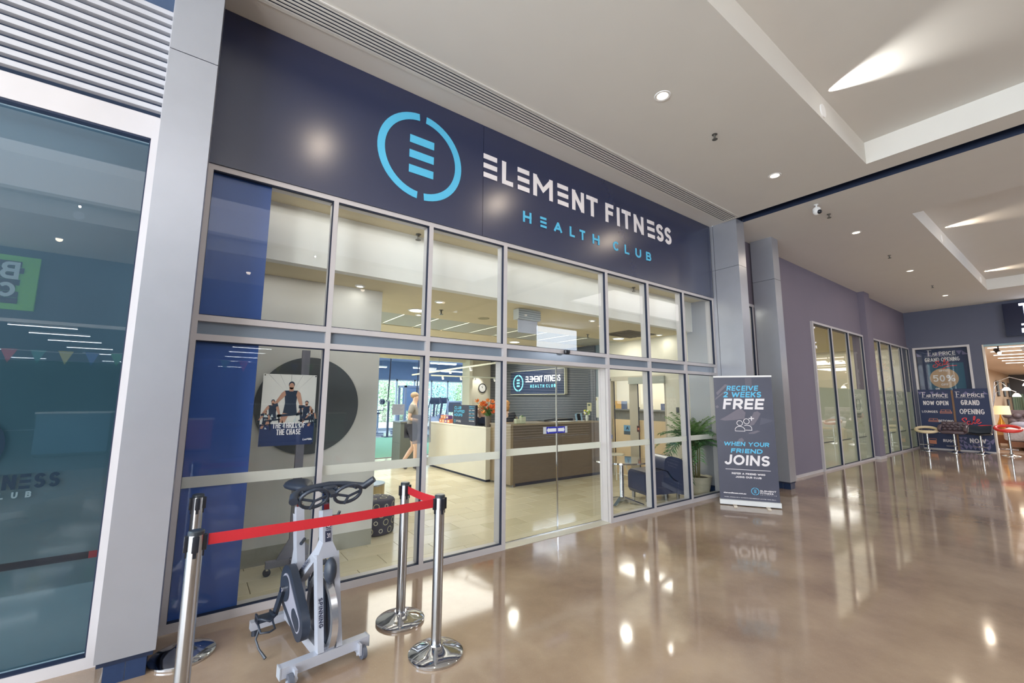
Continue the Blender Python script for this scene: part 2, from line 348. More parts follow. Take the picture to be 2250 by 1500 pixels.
TILEM = [mat('stone_tile_%s' % a, c, .16, spec=.6, noise=(5, .06, (1, 3, 1))) for a, c in (('pale', (222, 212, 186)), ('mid', (215, 205, 178)), ('warm', (227, 218, 194)))]
GROUT = mat('grout', (112, 96, 74), .8)
fl = tag(ob('floor', MB().box(-.3, 7.3, 3.86, 11.3, -.2, -.006), GROUT), 'cream stone tiles laid in staggered rows inside the club foyer', 'floor', None, 'structure')
me_t = []
for k in range(3):
    q = MB(); w, d = .552, .2738; q.box(0, w, 0, d, -.012, -.0015); q.add([(0.0, 0, -.0015), (w, 0, -.0015), (w, d, -.0015), (0, d, -.0015), (.002, .002, 0), (w-.002, .002, 0), (w-.002, d-.002, 0), (.002, d-.002, 0)], [(0, 1, 5, 4), (1, 2, 6, 5), (2, 3, 7, 6), (3, 0, 4, 7), (4, 5, 6, 7)])
    t = ob('tile', q, TILEM[k], fl); me_t.append(t)
nt_ = 0; far = [MB(), MB(), MB()]; first = [True]*3
rows = int((11.3-3.86)/.278)+1
for j in range(rows):
    y = 3.88+(j-0)*.278-.0
    for i in range(15):
        x = .49-.278*((j+1) % 2)+i*.556-.556
        if x > 7.2 or x+.5 < .3: continue
        if y+.27 > 11.3: continue
        k = random.randrange(3)
        vis = (y < 4.78 or x > 1.4) and (y < 6.1 or x < 4.4) and x < (y*2.1)
        if vis and nt_ < 290 and y < 9.3:
            if first[k]: t = me_t[k]; first[k] = False
            else: t = me_t[k].copy(); COL.objects.link(t); t.parent = fl
            t.location = (x, y, 0); nt_ += 1
        else: far[k].box(x, x+.552, y, y+.274, -.012, 0)
for k in range(3):
    o = ob('tile_field', far[k], TILEM[k], fl); o['kind'] = 'stuff'
box('grout_strip', -.3, 7.1, 3.866, 3.878, -.1, -.003, GROUT, fl)

# ------------------------------------------------------------------ corridor ceiling
Z0 = 4.603
c = MB()
def slab(mb, x0, x1, y0, y1, holes, z0=Z0, z1=Z0+.06):
    if not holes: mb.box(x0, x1, y0, y1, z0, z1); return
    a, b_, c_, d = holes[0]; mb.box(x0, x1, d, y1, z0, z1); mb.box(x0, x1, y0, c_, z0, z1)
    if a > x0: mb.box(x0, a, c_, d, z0, z1)
    if b_ < x1: mb.box(b_, x1, c_, d, z0, z1)
slab(c, -8, 7.15, -5.75, 3.80, [(-5.5, 6.79, -3.0, 1.468)]); slab(c, 7.41, 19.8, -5.75, 3.80, [(9.25, 17.4, -3.0, 1.49)])
for (a, b_, c_, d) in ((-5.5, 6.79, -3.0, 1.468), (9.25, 17.4, -3.0, 1.49)):
    c.box(a-.05, a, c_, d, Z0+.06, 4.96); c.box(b_, b_+.05, c_, d, Z0+.06, 4.96); c.box(a, b_, c_-.05, c_, Z0+.06, 4.96); c.box(a, b_, d, d+.05, Z0+.06, 4.96)
    slab(c, a, b_, c_, d, [(a+.4, b_-.35, -2.85, -1.25)], 4.9, 4.96)
    for yy in (-2.9, -1.25): c.box(a+.35, b_-.3, yy, yy+.05, 4.96, 5.9)
    for xx in (a+.35, b_-.35): c.box(xx, xx+.05, -2.85, -1.25, 4.96, 5.9)
    c.box(a+.3, b_-.3, -2.95, -1.15, 5.9, 5.95)
ce = tag(ob('ceiling', c, CEIL), 'white plasterboard mall ceiling with two sunken coffers', 'ceiling', None, 'structure')
box('channel', 7.15, 7.41, -5.75, 3.33, Z0+.14, Z0+.2, NAVY, ce)
o = MB(); o.box(7.13, 7.15, -5.75, 3.33, Z0+.001, Z0+.2); o.box(7.41, 7.43, -5.75, 3.33, Z0+.06, Z0+.2)
o.box(7.15, 7.156, -5.75, 3.325, Z0-.0005, Z0+.2); o.box(7.404, 7.41, -5.75, 3.325, Z0-.0005, Z0+.2); o.box(7.13, 7.43, 3.33, 3.36, Z0+.001, Z0+.2); ob('channel_side', o, NAVY, ce)

# slot grille along the fascia
gr = E('ceiling_grille', 'long white slot grille set in the ceiling above the dark sign fascia', 'grille', (3.5, 3.39, Z0))
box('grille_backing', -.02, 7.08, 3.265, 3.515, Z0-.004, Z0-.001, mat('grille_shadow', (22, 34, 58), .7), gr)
for k in range(7): box('grille_bar', -.02, 7.08, 3.275+k*.0365, 3.275+k*.0365+.0155, Z0-.012, Z0-.004, CEIL, gr)
f = MB(); f.box(-.04, 7.1, 3.25, 3.266, Z0-.012, Z0-.001); f.box(-.04, 7.1, 3.513, 3.53, Z0-.012, Z0-.001); f.box(7.08, 7.1, 3.266, 3.513, Z0-.012, Z0-.001); ob('grille_frame', f, CEIL, gr)

LAMP = glow('warm_lamp_face', (255, 236, 205), 3.5)
def downlight(x, y, z, label, power=22, color=WARM, r=.055, group=None, parent=None, size=.1):
    e = E('downlight', label, 'downlight', (x, y, z), group)
    ob('trim_ring', MB().lathe([(r, -.002), (r+.008, -.007), (r+.022, -.006), (r+.026, -.0005), (r, -.0005)], (x, y, z), 24), WHITE, e, 40)
    ob('lamp_face', MB().lathe([(r*.98, -.0035), (r*.98, -.0015)], (x, y, z), 24), LAMP, e)
    light('lamp', 'SPOT', (x, y, z-.012), power, color, r*.95, aim=(x, y, 0), parent=e, spot=172, blend=.4)
    return e
corr = [(.97, 2.28, 'downlight over the red-belted barrier outside the club window'), (3.57, 2.30, 'downlight in the front of the mall ceiling, brightest and nearest one in view'),
 (6.16, 2.31, 'ceiling downlight just before the dark channel across the ceiling'), (9.52, 2.31, 'ceiling downlight just past the white dome camera'),
 (13.4, 2.32, 'ceiling downlight between the dome camera and the far shop wall'), (17.38, 2.32, 'small ceiling downlight nearest the furniture shop wall')]
for x, y, l in corr: downlight(x, y, Z0, l, 11)
for i, x in enumerate((-5.6, -2.38, .82, 3.6, 6.16, 9.5, 13.4, 17.4)): downlight(x, -4.4, Z0, 'opposite side ceiling downlight, '+('nearest the mall entrance', 'second from the mall entrance', 'third from the mall entrance', 'fourth from the mall entrance', 'fourth from the far wall', 'third from the far wall', 'second from the far wall', 'nearest the far wall')[i], 2, group='downlights along the opposite side')
def uplight(x, y, sgn, label, power, color):
    e = E('wall_washer', label, 'spotlight', (x, y, Z0+.12))
    ob('cover_plate', MB().cyl((x, y, Z0+.10), (x, y-sgn*.012, Z0+.10), .075, 28), WHITE, e, 40)
    light('lamp', 'SPOT', (x, y-sgn*.03, Z0+.255), power, color, .012, aim=(x+.0, y-sgn*3, Z0+.50), parent=e, spot=62, blend=1)
uplight(5.3, 1.468, 1, 'round white wall washer in the near coffer edge throwing a beam across it', 130, (1, .98, .93))
uplight(11.5, 1.49, 1, 'wall washer glowing warm in the far coffer, nearer one of the two', 60, WARM)
uplight(16.3, 1.49, 1, 'wall washer glowing warm at the far corner of the far coffer', 60, WARM)
for x in (-4, -1.9, 2.03, 5.3, 11.5, 16.3): 
    uplight(x, -3.0, -1, 'wall washer in the coffer edge on the opposite side', 50, WARM)
for o in [q for q in bpy.data.objects if q.name.startswith('wall_washer') and q.location.y < 0]: o['group'] = 'wall washers on the opposite coffer edge'
def sprinkler(x, y, z, label):
    e = E('sprinkler', label, 'sprinkler', (x, y, z)); ob('sprinkler_body', MB().lathe([(.03, 0), (.03, -.004), (.012, -.006), (.010, -.05), (.016, -.052)], (x, y, z), 12), mat('grey_metal', (110, 108, 104), .4, metal=.6), e)
    ob('deflector', MB().lathe([(.03, -.06), (.03, -.064)], (x, y, z), 12), mat('grey_metal', (110, 108, 104), .4), e)
sprinkler(4.61, 2.32, Z0, 'small sprinkler head hanging from the ceiling between the two nearest downlights')
sprinkler(8.2, 2.32, Z0, 'sprinkler head just before the third downlight past the camera')
sprinkler(11.6, 2.3, Z0, 'sprinkler head midway along the far ceiling')
sprinkler(15.6, 2.3, Z0, 'sprinkler head near the last far downlight')
cm = E('security_camera', 'white dome security camera hanging below the ceiling past the dark channel', 'camera', (7.63, 2.31, Z0))
ob('mount', MB().lathe([(.03, 0), (.03, -.01), (.012, -.012), (.012, -.05), (.04, -.052), (.055, -.07), (.055, -.10)], (7.63, 2.31, Z0), 20), WHITE, cm, 40)
ob('housing', MB().ball((7.63, 2.31, Z0-.115), .056), WHITE, cm, 60); ob('lens', MB().ball((7.61, 2.27, Z0-.135), .034), BLACK, cm, 60)
sd = E('smoke_alarm', 'flat round white smoke alarm on the mall ceiling', 'alarm', (7.1, .9, Z0)); 

bpy.data.objects.remove(sd)

# ------------------------------------------------------------------ fascia and its lettering
fa = tag(ob('wall_front', MB().box(-.32, 7.14, 3.80, 3.95, 3.304, Z0+.06), NAVY), 'dark glossy fascia wall over the club shopfront', 'wall', None, 'structure')
box('panel', -.32, 2.373, 3.785, 3.80, 3.306, Z0-.002, FASCIA, fa); box('panel', 2.378, 7.13, 3.785, 3.80, 3.306, Z0-.002, FASCIA, fa)
sg = E('fascia_sign', 'large cyan ring emblem and white club name on the dark fascia', 'sign', (3.6, 3.78, 3.6))
O3 = (0, 3.784, 0); UX = (1, 0, 0); UZ = (0, 0, 1)
logo(sg, 1.643, 3.955, .452, O3, UX, UZ, CYAN, .004)
pos = [('#', 2.375, 2.557), ('L', 2.627, 2.785), ('#', 2.851, 3.026), ('M', 3.09, 3.402), ('#', 3.483, 3.668), ('N', 3.741, 3.957), ('T', 4.005, 4.224), ('F', 4.38, 4.548), ('I', 4.622, 4.676), ('T', 4.728, 4.929), ('N', 5.0, 5.224), ('#', 5.318, 5.495), ('S', 5.544, 5.728), ('S', 5.762, 5.94)]
for ch, a, b_ in pos:
    w, st = G[ch]; t = .057; polys = []
    for si, pl in enumerate(st):
        for sj, q_ in enumerate(strokes([(a+t/2+px*max(b_-a-t, 0), 3.988+t/2+py*(.278-t)) for px, py in pl])): polys += [[(x_, y_, (si*3+sj)*.0008) for x_, y_ in p_] for p_ in ribbon(q_, t)]
    ob('letter', MB().flat(polys, O3, UX, UZ, .004), WHITEP, sg)
pos = [('H', 2.934, 3.057), ('#', 3.197, 3.295), ('A', 3.418, 3.557), ('L', 3.69, 3.778), ('T', 3.868, 3.968), ('H', 4.112, 4.24), ('C', 4.523, 4.643), ('L', 4.771, 4.871), ('U', 5.013, 5.145), ('B', 5.266, 5.378)]
for ch, a, b_ in pos:
    w, st = G[ch]; t = .028; polys = []
    for si, pl in enumerate(st):
        for sj, q_ in enumerate(strokes([(a+t/2+px*max(b_-a-t, 0), 3.611+t/2+py*(.134-t)) for px, py in pl])): polys += [[(x_, y_, (si*3+sj)*.0008) for x_, y_ in p_] for p_ in ribbon(q_, t)]
    ob('letter', MB().flat(polys, O3, UX, UZ, .004), CYAN, sg)

# ------------------------------------------------------------------ shopfront glazing (window_1) and sliding door (door_1)
w1 = E('window_1', 'two storeys of club shopfront glazing in silver frames', 'window', (3.5, 3.8, 0), kind='structure')
MX = [(-.075, -.0246), (.847, .887), (1.76, 1.803), (2.676, 2.722), (4.36, 4.405), (5.268, 5.312), (6.195, 6.238), (7.105, 7.15)]
for i, (a, b_) in enumerate(MX):
    mb = MB().box(a, b_, 3.795, 3.835, 0 if i != 4 else 0, 3.304); mb.box(a+.004, b_-.004, 3.845, 3.93, 0, 3.304); ob('mullion', mb, FRAME, w1)
for i in range(7):
    a, b_ = MX[i][1], MX[i+1][0]; door = (i == 3)
    zs = [(3.262, 3.304), (2.098, 2.144), (1.956, 2.003)]+([] if door else [(0, .058)])
    for z0, z1 in zs:
        ob('transom' if z0 > .1 else 'sill', MB().box(a, b_, 3.796, 3.835, z0, z1).box(a, b_, 3.845, 3.93, z0+.004, z1-.004), FRAME, w1)
    box('spandrel_panel', a, b_, 3.832, 3.85, 2.003, 2.098, mat('spandrel_glass', (126, 138, 152), .15, spec=.6), w1)
    panes = [(2.144, 3.262)]+([] if door else [(.058, 1.956)])
    for z0, z1 in panes:
        box('glass_pane', a, b_, 3.836, 3.844, z0, z1, GLASS, w1)
        g = MB(); e_ = .006
        g.box(b_-e_, b_, 3.803, 3.836, z0, z1); g.box(a, a+e_*.4, 3.803, 3.836, z0, z1); g.box(a, b_, 3.803, 3.836, z1-e_*1.3, z1); g.box(a, b_, 3.803, 3.836, z0, z0+e_)
        ob('gasket', g, GASKET, w1)
    if not door: box('privacy_band', a+.003, b_-.003, 3.8345, 3.8355, .918, .995, BAND, w1)
box('blue_film', -.022, .372, 3.8455, 3.8475, .06, 1.954, BLUEF, w1); box('blue_film', -.022, .372, 3.8455, 3.8475, 2.146, 3.26, BLUEF, w1)
d1 = E('door_1', 'automatic sliding glass entrance of the club', 'door', (3.54, 3.95, 0), kind='structure')
for a, b_ in ((2.722, 3.589), (3.595, 4.372)):
    lf = box('door_leaf', a, b_, 3.948, 3.958, .012, 1.95, DOORG, d1)
    e_ = MB(); e_.box(a, b_, 3.946, 3.96, .006, .014); e_.box((b_-.004) if a < 3 else a, b_ if a < 3 else a+.004, 3.945, 3.961, .012, 1.95); ob('edge_strip', e_, CHROME, lf)
    box('privacy_band', a+.006, b_-.006, 3.9455, 3.9465, .918, .995, BAND, lf)
box('threshold', 2.70, 4.40, 3.80, 3.975, .0005, .006, mat('pale_metal', (214, 210, 196), .35, metal=.3), d1)
o = MB(); o.box(4.36, 4.398, 3.93, 3.965, 0, 2.0); o.box(2.69, 2.722, 3.93, 3.965, 0, 2.0); ob('jamb', o, FRAME, d1)
box('door_header', 2.722, 4.36, 3.93, 3.99, 1.95, 2.10, mat('header_pale', (214, 218, 206), .5), d1)
box('lock_box', 4.398, 4.412, 3.78, 3.80, 1.045, 1.095, mat('grey_plastic', (120, 124, 140), .5), d1)
st = E('door_sticker', 'blue and white arrow sticker across the join of the sliding doors', 'sticker', (3.55, 3.944, 1.14))
for k, (a, b_) in enumerate(((3.37, 3.587), (3.597, 3.762))):
    x0, x1 = a, b_; OO = (0, 3.9445, 0); sgn = -1 if k == 0 else 1
    ob('sticker_paper', MB().flat(rect2(x0, x1, 1.138, 1.218), OO, UX, UZ), mat('sticker_grey', (196, 204, 206), .5), st)
    bl = (x0+.05, x1) if k == 0 else (x0, x1-.04); cx = bl[0]+.012 if k == 0 else bl[1]-.012
    ob('sticker_blue', MB().flat(rect2(bl[0], bl[1], 1.138, 1.218), (0, 3.944, 0), UX, UZ), mat('sticker_blue', (28, 40, 170), .5), st)
    tip, tail = (bl[0]+.006, bl[1]-.01) if k == 0 else (bl[1]-.006, bl[0]+.01); hd = .025*(1 if k == 0 else -1)
    ob('sticker_arrow', MB().flat([[(tip, 1.178), (tip+hd, 1.21), (tip+hd, 1.146)], [(tip+hd, 1.198), (tail, 1.198), (tail, 1.158), (tip+hd, 1.158)]], (0, 3.9435, 0), UX, UZ), mat('sticker_white', (225, 232, 236), .5), st)
sn = E('door_sensor', 'small black motion sensor on the transom above the sliding door', 'sensor', (3.58, 3.79, 2.11))
ob('sensor_body', MB().lathe([(.022, -.03), (.036, -.02), (.040, .0), (.040, .018), (.034, .022)], (3.60, 3.765, 2.118), 20, 1.1, .8), BLACK, sn, 40)
box('bracket', 3.575, 3.625, 3.77, 3.795, 2.105, 2.135, BLACK, sn)

# ------------------------------------------------------------------ clad columns
def column(name, label, x0, x1, y0, y1, joint, yseam=None, right=True):
    p = E(name, label, 'column', ((x0+x1)/2, (y0+y1)/2, 0), kind='structure')
    zb = .125
    for z0, z1 in ((zb, joint-.003), (joint+.003, Z0)):
        ys = [y0, y1] if not yseam else [y0, yseam-.004, yseam+.004, y1]
        for k in range(0, len(ys), 2): box('cladding_panel', x0, x1, ys[k], ys[k+1], z0, z1, SILVER, p)
    box('core', x0+.01, x1-.01, y0+.01, y1-.01, .1, Z0, GASKET, p)
    mt = mat('dark_blue_tile', (38, 56, 88), .25, noise=(14, .12, (1, 1, 1))); a, b_ = x0+.04, x1-.035; n = 3
    box('plinth', a+.004, b_-.004, y0+.019, y1-.01, 0, zb, mat('pale_grout', (140, 148, 160), .8), p)
    for k in range(2):
        u = a+(b_-a)*k/2; box('tile', u+.0015, u+(b_-a)/2-.0015, y0+.015, y0+.022, 0, zb, mt, p)
    for k in range(n):
        u = y0+.017+(y1-y0-.03)*k/n; L_ = (y1-y0-.03)/n
        for xx in ((a, a+.006), (b_-.006, b_)): box('tile', xx[0], xx[1], u+.0015, u+L_-.0015, 0, zb, mt, p)
    return p
column('column_1', 'wide silver clad column beside the blue film at the left of the club window', -.316, -.058, 3.325, 3.79, 3.79)
column('column_2', 'silver clad column directly behind the roll-up banner', 7.15, 7.41, 3.325, 4.33, 3.79, 3.735)
column('column_3', 'silver clad column standing before the plum wall', 8.50, 8.76, 3.33, 3.72, 3.79)
sc = E('scratch_mark', 'small grey scuff on the left silver column', 'mark'); bpy.data.objects.remove(sc)

# ------------------------------------------------------------------ left bay: louvre, tinted window
w2 = E('window_2', 'tinted frosted window of the bay at the left edge', 'window', (-.9, 3.62, 0), kind='structure')
f = MB(); f.box(-2.4, -.32, 3.60, 3.70, 3.275, 3.435); ob('head_frame', f, FRAME, w2)
f = MB(); f.box(-.379, -.33, 3.60, 3.70, .0, 3.275); ob('side_frame', f, FRAME, w2)
f = MB(); f.box(-2.4, -.379, 3.60, 3.70, 0, .062); ob('sill', f, FRAME, w2)
g = MB(); g.box(-2.4, -.379, 3.605, 3.655, 3.262, 3.275); g.box(-.386, -.379, 3.605, 3.655, .062, 3.27); g.box(-2.4, -.379, 3.605, 3.655, .062, .068); ob('gasket', g, GASKET, w2)
box('glass_pane', -2.4, -.386, 3.655, 3.665, .068, 3.262, TEAL, w2)
FB = [(.07, .594), (.634, 1.759)]
for a, b_ in FB: box('frosted_film', -2.4, -.388, 3.669, 3.670, a, b_, FROST, w2)
box('gap_shade', -2.4, -.43, 3.667, 3.668, .594, .634, mat('film_gap_dark', (24, 44, 66), .3), w2); box('belt_reflection', -.43, -.388, 3.667, 3.668, .594, .634, mat('film_gap_red', (190, 60, 76), .3), w2)  # dark bay behind the film gap and red belt reflection painted as strips
ls = E('window_lettering', 'dark club name cut into the frosted film of the left window', 'lettering', (-.8, 3.65, 1.05))
DKC = mat('cut_letter_dark', (22, 42, 58), .2)
write('lettering', '#L#M#NT FITN#SS', .082, .017, (-.593, 3.652, 1.03), UX, UZ, DKC, ls, width=.83, align='r', sp=.2)
write('lettering', 'H#ALTH CLUB', .034, .008, (-.70, 3.652, .982), UX, UZ, mat('cut_letter_grey', (92, 112, 120), .3), ls, width=.52, align='r', sp=.9)
[ob('logo_ring', MB().flat(ring2(0, 0, .17, .145, a_, a_+160), (-1.0, 3.652, 1.28), UX, UZ), DKC, ls) for a_ in (-80, 100)]
t1 = E('trim_1', 'horizontal white louvre over the left window', 'louvre', (-1, 3.62, 3.45), kind='structure')
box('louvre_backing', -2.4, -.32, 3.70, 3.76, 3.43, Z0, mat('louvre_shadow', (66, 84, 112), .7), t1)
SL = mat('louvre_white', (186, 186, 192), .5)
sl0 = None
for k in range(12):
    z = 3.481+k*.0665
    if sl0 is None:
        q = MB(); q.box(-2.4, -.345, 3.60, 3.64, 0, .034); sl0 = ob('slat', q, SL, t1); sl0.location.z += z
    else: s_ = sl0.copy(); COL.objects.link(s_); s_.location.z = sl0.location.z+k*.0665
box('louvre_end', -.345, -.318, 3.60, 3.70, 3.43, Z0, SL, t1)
sbox('wall_left_bay', 'dim wall inside the tinted left bay', -2.5, -.35, 5.2, 5.3, 0, 4.6, mat('teal_dark_wall', (58, 72, 82), .8))
sbox('partition_bay', 'partition between the tinted bay and the club foyer', -.30, -.08, 3.86, 5.3, 0, 3.5, mat('teal_dark_wall', (58, 72, 82), .8))

# ------------------------------------------------------------------ club interior shell
sbox('ceiling_upper', 'cream upper ceiling strip just inside the shopfront glass', -.3, 7.3, 3.93, 4.215, 3.30, 3.36, INCEIL)
sbox('beam_bulkhead', 'deep white bulkhead across the foyer ceiling', -.3, 7.3, 4.215, 4.32, 2.765, 3.36, INWALL)
ic = tag(ob('ceiling_foyer', MB().box(-.3, 7.3, 4.32, 5.9, 2.765, 2.85).box(-.3, 7.3, 6.93, 11.0, 2.765, 2.85).box(-.3, 7.3, 5.9, 6.93, 2.83, 2.87), INCEIL), 'low cream ceiling of the club foyer', 'ceiling', None, 'structure')
PAN = mat('grey_ceiling_panel', (186, 188, 180), .5)
for k in range(10):
    x = .17+k*.555-.0
    if x < 7.1: box('panel', x+.012, min(7.25, x+.545), 5.91, 6.92, 2.772, 2.80, PAN, ic)
for k in range(13):
    x = .17+k*.555
    if 5.7 < x < 7.2 and k > 9: box('panel', x+.012, min(7.25, x+.545), 5.91, 6.92, 2.772, 2.80, PAN, ic)
sbox('wall_picture', 'pale grey foyer partition carrying the dark disc', -.08, 1.655, 4.782, 4.90, 0, 2.765, INWALL)
sbox('baseboard_picture', 'grey skirting along the pale foyer partition', -.08, 1.652, 4.776, 4.782, 0, .16, mat('grey_skirting', (176, 176, 166), .7))
CONCW = mat('grey_disc', (92, 98, 104), .5, noise=(3, .12, (1, 1, 1)))
dc = E('wall_disc', 'large dark grey disc mounted flat on the foyer partition', 'disc', (.95, 4.77, 1.47)); ob('disc', MB().cyl((.95, 4.78, 1.472), (.95, 4.765, 1.472), .487, 64), CONCW, dc, 40)
wr = tag(ob('wall_right', MB().box(7.25, 7.4, 6.3, 11.0, 0, 2.765).box(7.25, 7.4, 4.86, 6.3, 2.03, 2.765).box(7.22, 7.4, 4.33, 4.86, 0, 3.3).box(7.20, 7.35, 3.93, 4.4, 0, 3.3), CREAMW), 'cream side wall of the foyer with the inner glass doors', 'wall', None, 'structure')
sbox('wall_feature', 'dark slate feature wall behind the reception desk', 7.19, 7.25, 6.62, 10.86, 0, 2.76, DKWOOD)
sbox('wall_niche', 'blue grey strip of wall beside the slate feature wall', 7.21, 7.25, 6.3, 6.62, 0, 2.76, mat('blue_grey', (112, 128, 138), .6))
sbox('baseboard_right', 'brown timber skirting at the foot of the right foyer wall', 7.185, 7.22, 4.33, 4.86, 0, .16, WOOD)
sbox('wall_back', 'cream header wall above the gym opening', -.3, 6.45, 10.98, 11.12, 2.60, 4.0, CREAMW)
wb = tag(ob('wall_clock_side', MB().box(6.40, 7.4, 10.88, 11.12, 0, 4.0).box(6.36, 6.46, 10.7, 11.12, 0, 2.765), CREAMW), 'cream wall carrying the round clock', 'wall', None, 'structure')
sbox('wall_behind_picture', 'hidden side wall of the foyer', -.4, -.3, 4.8, 11.1, 0, 2.8, INWALL)

# oval and round lamps of the foyer ceiling
OV = glow('foyer_lamp_face', (255, 252, 236), 3.5)
def rlamp(x, y, z, r, label, p=30, group=None):
    e = E('ceiling_lamp', label, 'lamp', (x, y, z), group); ob('trim_ring', MB().lathe([(r, -.002), (r+.004, -.012), (r+.02, -.010), (r+.024, 0), (r, 0)], (x, y, z), 32), WHITE, e, 40)
    ob('lamp_face', MB().lathe([(r, -.004), (r, -.001)], (x, y, z), 32), OV, e); light('lamp', 'AREA', (x, y, z-.02), p, CREAM, r*1.6, aim=(x, y, 0), parent=e, disk=True)
rlamp(2.40, 5.50, 2.765, .10, 'large round flush lamp in the foyer ceiling near the grey partition', 4)
rlamp(2.405, 4.83, 2.765, .035, 'tiny round lamp in the foyer ceiling before the sprinkler', .6)
rlamp(2.55, 5.78, 2.765, .028, 'tiny lamp just behind the large round flush lamp', .5)
rlamp(1.36, 4.66, 2.765, .03, 'tiny lamp in front of the pale partition wall', .08)
rlamp(5.47, 7.34, 2.765, .10, 'round flush lamp in the ceiling over the reception desk', 4)
rlamp(6.78, 5.60, 2.765, .10, 'round flush lamp beside the dark ceiling vent', 4)
rlamp(7.0, 4.80, 2.765, .04, 'tiny lamp by the right foyer wall', 1)
rlamp(4.9, 4.55, 2.765, .03, 'tiny lamp above the hanging sign', .5)
sprinkler(2.66, 5.28, 2.765, 'sprinkler in the foyer ceiling before the grey ceiling panels')
sprinkler(1.80, 4.16, 3.30, 'sprinkler in the upper ceiling strip behind the second bay')
sprinkler(5.44, 4.16, 3.30, 'sprinkler in the upper ceiling strip behind the fifth bay')
sprinkler(5.9, 5.6, 2.765, 'sprinkler near the door of the foyer ceiling')
sp = E('ceiling_speaker', 'round flush speaker disc in the foyer ceiling', 'speaker', (3.46, 5.44, 2.765)); ob('speaker_grille', MB().lathe([(.085, -.006), (.09, -.002), (.09, 0)], (3.46, 5.44, 2.765), 28), mat('speaker_grey', (176, 168, 140), .8), sp, 30)
vt = E('ceiling_vent', 'dark square air vent in the foyer ceiling', 'vent', (6.5, 5.1, 2.765)); box('vent_frame', 6.08, 6.9, 4.78, 5.42, 2.758, 2.766, mat('vent_grey', (120, 112, 98), .7), vt)
for k in range(6): box('vent_slat', 6.12, 6.86, 4.82+k*.1, 4.86+k*.1, 2.75, 2.758, mat('vent_dark', (96, 90, 80), .7), vt)

# ------------------------------------------------------------------ reception desk
dk = E('reception_desk', 'long reception desk, cream on its left flank and brown timber in front', 'desk', (5.6, 7, 0))
DC = mat('desk_cream', (226, 222, 208), .35)
ob('end_panel', MB().box(4.50, 4.645, 6.93, 9.37, .045, .985), DC, dk)
ob('side_top', MB().box(4.49, 4.72, 6.92, 9.38, .985, 1.01), mat('desk_top_white', (240, 236, 222), .3), dk)
ob('end_plinth', MB().box(4.53, 4.63, 6.96, 9.35, 0, .045), NAVY, dk)
for a, b_ in ((4.66, 5.82), (5.823, 6.99)): box('front_panel', a, b_, 6.27, 6.30, .06, 1.07, WOOD, dk)
box('front_plinth', 4.72, 6.95, 6.30, 6.33, 0, .06, NAVY, dk); box('corner_foot', 4.66, 4.70, 6.27, 6.31, 0, .06, WOOD, dk)
ob('return_panel', MB().box(4.60, 4.66, 6.28, 6.93, .04, 1.07), mat('timber_pale', (150, 132, 106), .4, noise=(6, .25, (9, 9, 1))), dk)
box('counter_top', 4.59, 7.0, 6.26, 6.95, 1.07, 1.095, mat('counter_timber', (160, 144, 120), .25, noise=(5, .15, (.5, 4, 4))), dk)
box('desk_end', 6.955, 7.0, 6.30, 6.93, 0, 1.07, WOOD, dk)
box('work_surface', 4.7, 7.0, 6.95, 7.4, .72, .75, DC, dk)

# staffed hours sign on desk
hs = E('desk_sign', 'dark boxed sign of club staffed hours standing on the cream desk', 'sign', (4.56, 7.85, 1.01))
HN = mat('sign_navy', (44, 46, 64), .5)
box('sign_board', 4.55, 4.60, 7.40, 8.33, 1.01, 1.415, HN, hs)
OS = (4.548, 8.33, 1.01); US = (0, -1, 0)
write('lettering', 'CLUB', .06, .014, (4.548, 8.27, 1.325), US, UZ, CYAN, hs, width=.30, shear=.2)
write('lettering', 'STAFFED', .06, .014, (4.548, 8.28, 1.25), US, UZ, CYAN, hs, width=.44, shear=.2)
write('lettering', 'HOURS', .06, .014, (4.548, 8.28, 1.175), US, UZ, CYAN, hs, width=.36, shear=.2)
logo(hs, .07, .075, .036, (4.548, 8.31, 1.0), US, UZ, CYAN)
write('lettering', '#L#M#NT', .018, .004, (4.548, 8.18, 1.08), US, UZ, WHITEP, hs, width=.20); write('lettering', 'FITN#SS', .018, .004, (4.548, 8.18, 1.055), US, UZ, WHITEP, hs, width=.20)
for k, s_ in enumerate(('MONDAY TO', 'THURSDAY', '8AM - 8PM', 'FRIDAY', '8AM - 7PM', 'SATURDAY', '8AM - 1PM', 'SUNDAY', 'UNSTAFFED')):
    write('lettering', s_, .020, .005, (4.548, 7.65, 1.375-k*.036), US, UZ, (WHITEP if k in (2, 4, 6, 8) else CYAN), hs, width=.21)
# boxes of bars beside it
cols = [(214, 120, 84), (120, 92, 160), (220, 150, 110)]
for k in range(7):
    y = 8.48+.125*(k % 4)+(.06 if k > 3 else 0); z = 1.01+(.085 if k > 3 else 0)
    e = E('snack_box', ('orange', 'purple', 'amber')[k % 3]+' snack box, '+('touching the hours sign', 'second from the hours sign', 'third from the hours sign', 'farthest from the hours sign')[k % 4]+(' in the upper row' if k > 3 else ' in the lower row'), 'box', (4.6, y, z), 'snack boxes beside the hours sign')
    box('carton', 4.55, 4.66, y, y+.115, z, z+.08, mat('carton_%d' % (k % 3), cols[k % 3], .6), e)
    box('carton_label', 4.549, 4.55, y+.02, y+.09, z+.02, z+.06, mat('label_cream', (236, 214, 180), .6), e)
